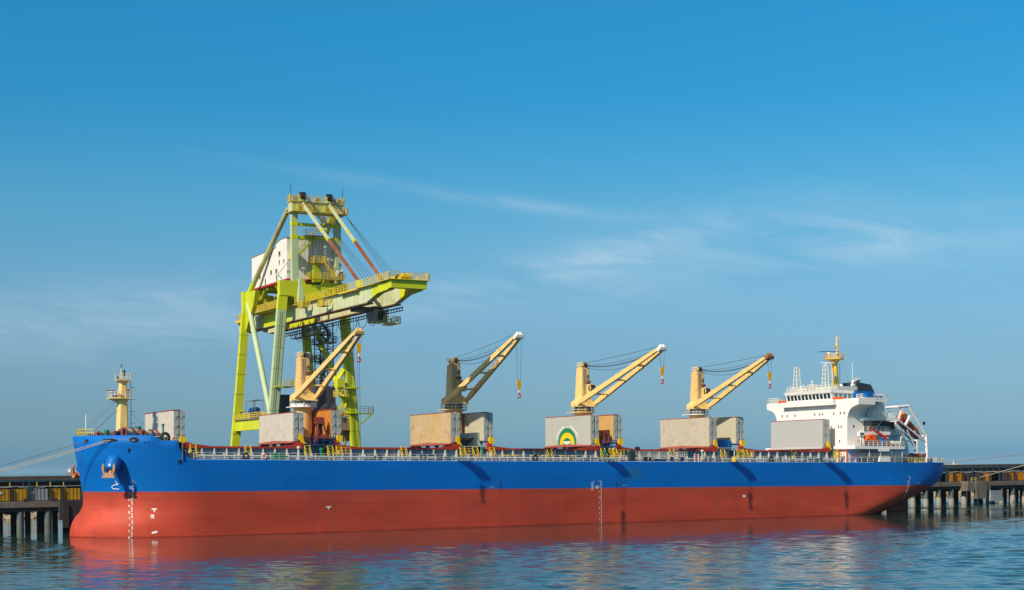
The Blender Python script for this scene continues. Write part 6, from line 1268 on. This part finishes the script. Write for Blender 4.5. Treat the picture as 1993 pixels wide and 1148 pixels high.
for k in range(11):
    z = 9 + 2.9 * k; st.box(x0, x1, ya, yb, z, z + 0.1); st.rail([(x0, ya, z), (x1, ya, z)], 1.1, 1.0, 0.05, 0.045, (1, 0.5)); 
    a, b = ((x0 + 0.3, ya + 0.4, z), (x1 - 0.3, ya + 0.4, z + 2.9)) if k % 2 else ((x1 - 0.3, ya + 0.4, z), (x0 + 0.3, ya + 0.4, z + 2.9)); st.stair(a, b, (0, 0.8, 0), 8, False, 0.1)
    st.beam((x0, ya, z), (x1, ya, z + 2.9), 0.1, 0.1) if k % 2 else st.beam((x1, ya, z), (x0, ya, z + 2.9), 0.1, 0.1)
st.build('stair_tower', 'steel_dark', gc)
for z in (32.5, 36.0, 27.6): gplat(56.2, 58.0, 33, 36, z, 'steel_dark')
m = M()
for k in range(7): a, b = V(58.6, FY - 2, 39 - 2.6 * k), V(58.9, NY + 12, 36.5 - 2.6 * k); m.beam(a, b, 0.3, 0.3) if k < 4 else None
m.build('lattice_brace', 'lime_deep', gc)
gplat(44.0, 46.6, NY - 1.3, NY + 0.9, 26.6, 'walk_yellow', 'fr'); gplat(55.2, 57.0, NY - 1.6, NY + 1.0, 24.8, 'walk_yellow'); gplat(56.0, 58.4, 22, 25, 21.0, 'walk_yellow')
gstair((55.2, 20.2, 21.0), (57.6, 20.2, 24.8), mt='lime'); gstair((53.4, 22.4, 20.8), (55.6, 22.4, 24.6), mt='steel_dark'); gstair((43.9, 19.6, 18.6), (46.5, 19.6, 21.5))
m = M(); m.beam((57.0, 21, 30.2), (55.6, 22.2, 27.4), 0.9, 0.9); m.beam((55.6, 22.2, 27.4), (57.4, 21, 23.6), 0.8, 0.8); m.cbox((55.9, 20.6, 27.3), (1.4, 1.4, 1.6)); m.build('knee_joint', 'lime', gc)
m = M(); m.box(44.1, 45.9, 21.3, 23.6, 18.8, 25.0)
for k in range(5): m.box(43.9, 46.1, 21.2, 23.8, 19.5 + 1.1 * k, 19.65 + 1.1 * k)
m.build('machinery_stack', 'steel_dark', gc)
m = M(); y = 30.5; x = legx(-1, 20)
for yy in (28.4, 33.4):
    for xx in (x - 0.8, x + 0.8): m.beam((xx, yy, 20.7), (xx, yy, 24.2), 0.1, 0.1)
m.box(x - 0.9, x + 0.9, 28.3, 33.5, 24.2, 24.32); m.build('shelter', 'steel_grey', gc)
m = M(); m.cbox((x, 30.6, 21.8), (1.2, 2.2, 2.0)); m.tube((x - 0.1, 29.4, 22.2), (x - 0.1, 32.2, 22.2), 0.75, 14); m.build('motor', 'frame_blue', gc)
m = M(); m.cbox((57.8, 23.5, 17.5), (1.6, 2.6, 2.8)); m.ring((56.4, 21.6, 16.0), (0, 1, 0), 1.0, 0.22, 20, 6); m.build('cable_reel', 'sill_brown', gc)
m = M(); m.box(legx(1, 19) - 6.0, legx(1, 19) - 0.9, NY - 0.2, NY + 0.5, 18.2, 20.4); m.build('apron_plate', 'sill_brown', gc)

# ------------------------------------------------------------------ mooring lines
def rope(label, pts, sag, r_=0.05, mat='rope', grp='mooring lines at the bow'):
    a, b = V(pts[0]), V(pts[1]); q = []
    for j in range(25): t = j / 24; p = a.lerp(b, t); p.z -= 4 * sag * t * (1 - t); q.append(p)
    m = M(); m.path(q, r_, 6); o = m.build('mooring_line', mat, None, label); o['category'] = 'rope'; o['group'] = grp; return o
W2 = lambda p: SHIP @ V(p); WP = lambda p: PIERF @ V(p)
rope('upper grey mooring line from the stem running down past the far anchor side', (W2((0.75, -hb(0.75, 14.9) - 0.1, 14.9)), WP((-30, 18.2, 6.4))), 0.35, 0.05, 'rope_dark')
rope('lower pale mooring line from the wide fairlead, first of a close pair', (W2((3.0, -hb(3.0, 14.95) - 0.1, 14.95)), WP((-31.5, 17.4, 6.0))), 0.55, 0.055)
rope('lower pale mooring line from the wide fairlead, second of a close pair with dark seizing', (W2((3.5, -hb(3.5, 14.95) - 0.1, 14.9)), WP((-30.5, 17.6, 6.2))), 0.75, 0.055)
rope('pale hawser rising from the stern of the blue ship towards the right', (W2((187.4, 5.0, 10.6)), WP((286, 20, 17.4))), 0.7, 0.09, 'rope', 'hawsers at the stern')
rope('pale hawser rising from the hooks on the concrete dolphin', (WP((231.8, yf(230) - 1.6, 6.75)), WP((290, 16, 21.0))), 0.5, 0.09, 'rope', 'hawsers at the stern')

# ------------------------------------------------------------------ a deckhand on the poop
def person(base, label):
    p = thing('person', label, 'person', base); b = V(base)
    vs = [(0, 0, .95, .15), (0, 0, 1.2, .15), (0, 0, 1.42, .17), (0, 0, 1.53, .07), (0, 0, 1.68, .105), (.0, .1, .9, .11), (0.02, .12, .5, .075), (0, .12, .06, .055), (.12, .13, .03, .045), (0, -.1, .9, .11), (.02, -.12, .5, .075), (0, -.12, .06, .055), (.12, -.13, .03, .045),
          (0, .21, 1.42, .075), (.05, .26, 1.14, .055), (.24, .22, 1.0, .04), (.31, .2, .98, .045), (0, -.21, 1.42, .075), (.05, -.26, 1.14, .055), (.24, -.22, 1.02, .04), (.31, -.2, 1.0, .045)]
    es = [(0, 1), (1, 2), (2, 3), (3, 4), (0, 5), (5, 6), (6, 7), (7, 8), (0, 9), (9, 10), (10, 11), (11, 12), (2, 13), (13, 14), (14, 15), (15, 16), (2, 17), (17, 18), (18, 19), (19, 20)]
    me = bpy.data.meshes.new('body'); me.from_pydata([v[:3] for v in vs], es, []); o = bpy.data.objects.new('body', me); COL.objects.link(o)
    sk = o.modifiers.new('s', 'SKIN'); 
    for i, v in enumerate(me.skin_vertices[0].data): v.radius = (vs[i][3], vs[i][3]); v.use_root = i == 0
    ss = o.modifiers.new('d', 'SUBSURF'); ss.levels = 1; ss.render_levels = 1
    dg = bpy.context.evaluated_depsgraph_get(); bm_ = bpy.data.meshes.new_from_object(o.evaluated_get(dg)); bpy.data.objects.remove(o)
    bm_.materials.clear(); bm_.materials.append(MATS['overall_blue']); body = bpy.data.objects.new('body', bm_); COL.objects.link(body); body.parent = p
    for f in bm_.polygons: f.use_smooth = True
    m = M(); m.ball(b + V(0.02, 0, 1.68), 0.112, 8, (1, 0.9, 1.15)); m.build('head', 'skin', p)
    m = M(); m.loft([[b + V(0.0 + r_ * 1.15 * math.cos(t), r_ * math.sin(t), z) for t in [2 * math.pi * k / 12 for k in range(12)]] for z, r_ in ((1.72, 0.15), (1.76, 0.135), (1.83, 0.10), (1.86, 0.03))]); m.build('helmet', 'white', p)
    p.rotation_euler = p.rotation_euler; return p
person((165.3, -13.5, 14.83), 'deckhand in dark blue overalls and a white helmet beside the red davit')

# ------------------------------------------------------------------ far shipping and islets on the horizon
def far(u, dist): return V((u - 996.5) / 2974.15 * dist, dist, 0)
fb = far(131, 7600)
fs_ = thing('distant_ship', 'faint red hulled ship on the horizon left of the bow', 'ship', tuple(fb), Matrix.Identity(4))
m = M(); m.prism([(fb.x, fb.y, 0), (fb.x + 230, fb.y, 0), (fb.x + 236, fb.y, 11), (fb.x - 3, fb.y, 11)], (0, 38, 0)); m.build('hull', 'far_red', fs_)
m = M(); m.box(fb.x + 2, fb.x + 14, fb.y + 4, fb.y + 34, 11, 24); m.box(fb.x + 4, fb.x + 10, fb.y + 14, fb.y + 24, 24, 29); m.build('superstructure', 'white', fs_)
def islet(u0, u1, dist, hgt, label, name='islet', dome=True):
    a, b = far(u0, dist), far(u1, dist); rr = []; rn = random.Random(int(u0)); n_ = 16
    for k in range(n_ + 1):
        t = k / n_; c = a.lerp(b, t); hh = hgt * (math.sin(math.pi * t) ** 0.8) * (0.75 + 0.5 * rn.random()) + 0.2
        rr.append([(c.x, c.y - 30 * math.sin(math.pi * t) - 1, -1), (c.x, c.y - 12 * math.sin(math.pi * t), hh * 0.7), (c.x, c.y, hh), (c.x, c.y + 14 * math.sin(math.pi * t), hh * 0.7), (c.x, c.y + 30 * math.sin(math.pi * t) + 1, -1)])
    m = M(); m.loft(rr, smooth=False, closed=False); o = m.build(name, 'island_rock', None, label); o['kind'] = 'structure'; return o
islet(1838, 1878, 5200, 6.5, 'low pale islet on the horizon behind the stern'); islet(1934, 1958, 5600, 2.2, 'dark reef low on the horizon')
lp = far(1856, 5190)
lt = thing('lighthouse', 'tiny white lighthouse on the pale islet', 'lighthouse', (lp.x, lp.y, 6), Matrix.Identity(4))
m = M(); m.tube((lp.x, lp.y, 4), (lp.x, lp.y, 15), 2.4, 12, 1.7); m.build('tower', 'white', lt); m = M(); m.tube((lp.x, lp.y, 15), (lp.x, lp.y, 17), 1.5, 10); m.tube((lp.x, lp.y, 17), (lp.x, lp.y, 18.2), 1.7, 10, 0.1); m.build('lantern', 'grey_light', lt)

for q in (-1, 1):
    m = M(); a, b = V(legx(q, 9) + 0.95, NY - 0.3, 9), V(legx(q, 42) + 0.95, NY - 0.3, 42); m.beam(a, b, 0.12, 0.25); m.build('cable_tray', 'steel_grey', gc)
    m = M(); a, b = V(legx(q, 8) - 0.5, NY - 0.62, 8), V(legx(q, 41) - 0.5, NY - 0.62, 41); m.ladder(a, b, (0.42, 0, 0), 0.6, 0.05); m.build('leg_ladder', 'mint' if q < 0 else 'lime_deep', gc)
for x, y, z in ((48.2, 19.5, 47.5), (52.6, 19.2, 51.8), (46.3, 30.0, 43.2), (56.3, 19.5, 47.5)):
    m = M(); m.beam((x, y, z), (x, y, z + 1.6), 0.08, 0.08); m.cbox((x, y - 0.2, z + 1.6), (0.5, 0.4, 0.35)); m.build('floodlight', 'grey_light', gc)
for k in range(5):
    m = M(); m.cbox((47.14, -9 + 6.2 * k, 41.3), (0.1, 1.2, 0.5)); m.build('junction_box', 'lime_deep', gc)

# ------------------------------------------------------------------ sea haze
hz = M(); hz.box(-30600, 30600, -2600, 30600, -9, 68)
m_ = bpy.data.materials.new('sea_haze'); m_.use_nodes = True; nt = m_.node_tree; nt.nodes.clear(); MATS['sea_haze'] = m_
o_ = N('ShaderNodeOutputMaterial'); pv = N('ShaderNodeVolumePrincipled'); pv.inputs['Color'].default_value = (0.50, 0.78, 1.0, 1); pv.inputs['Density'].default_value = 0.000035; pv.inputs['Anisotropy'].default_value = 0.0
L(pv.outputs[0], o_.inputs['Volume'])
structure(hz.build('haze', 'sea_haze'), 'stuff')
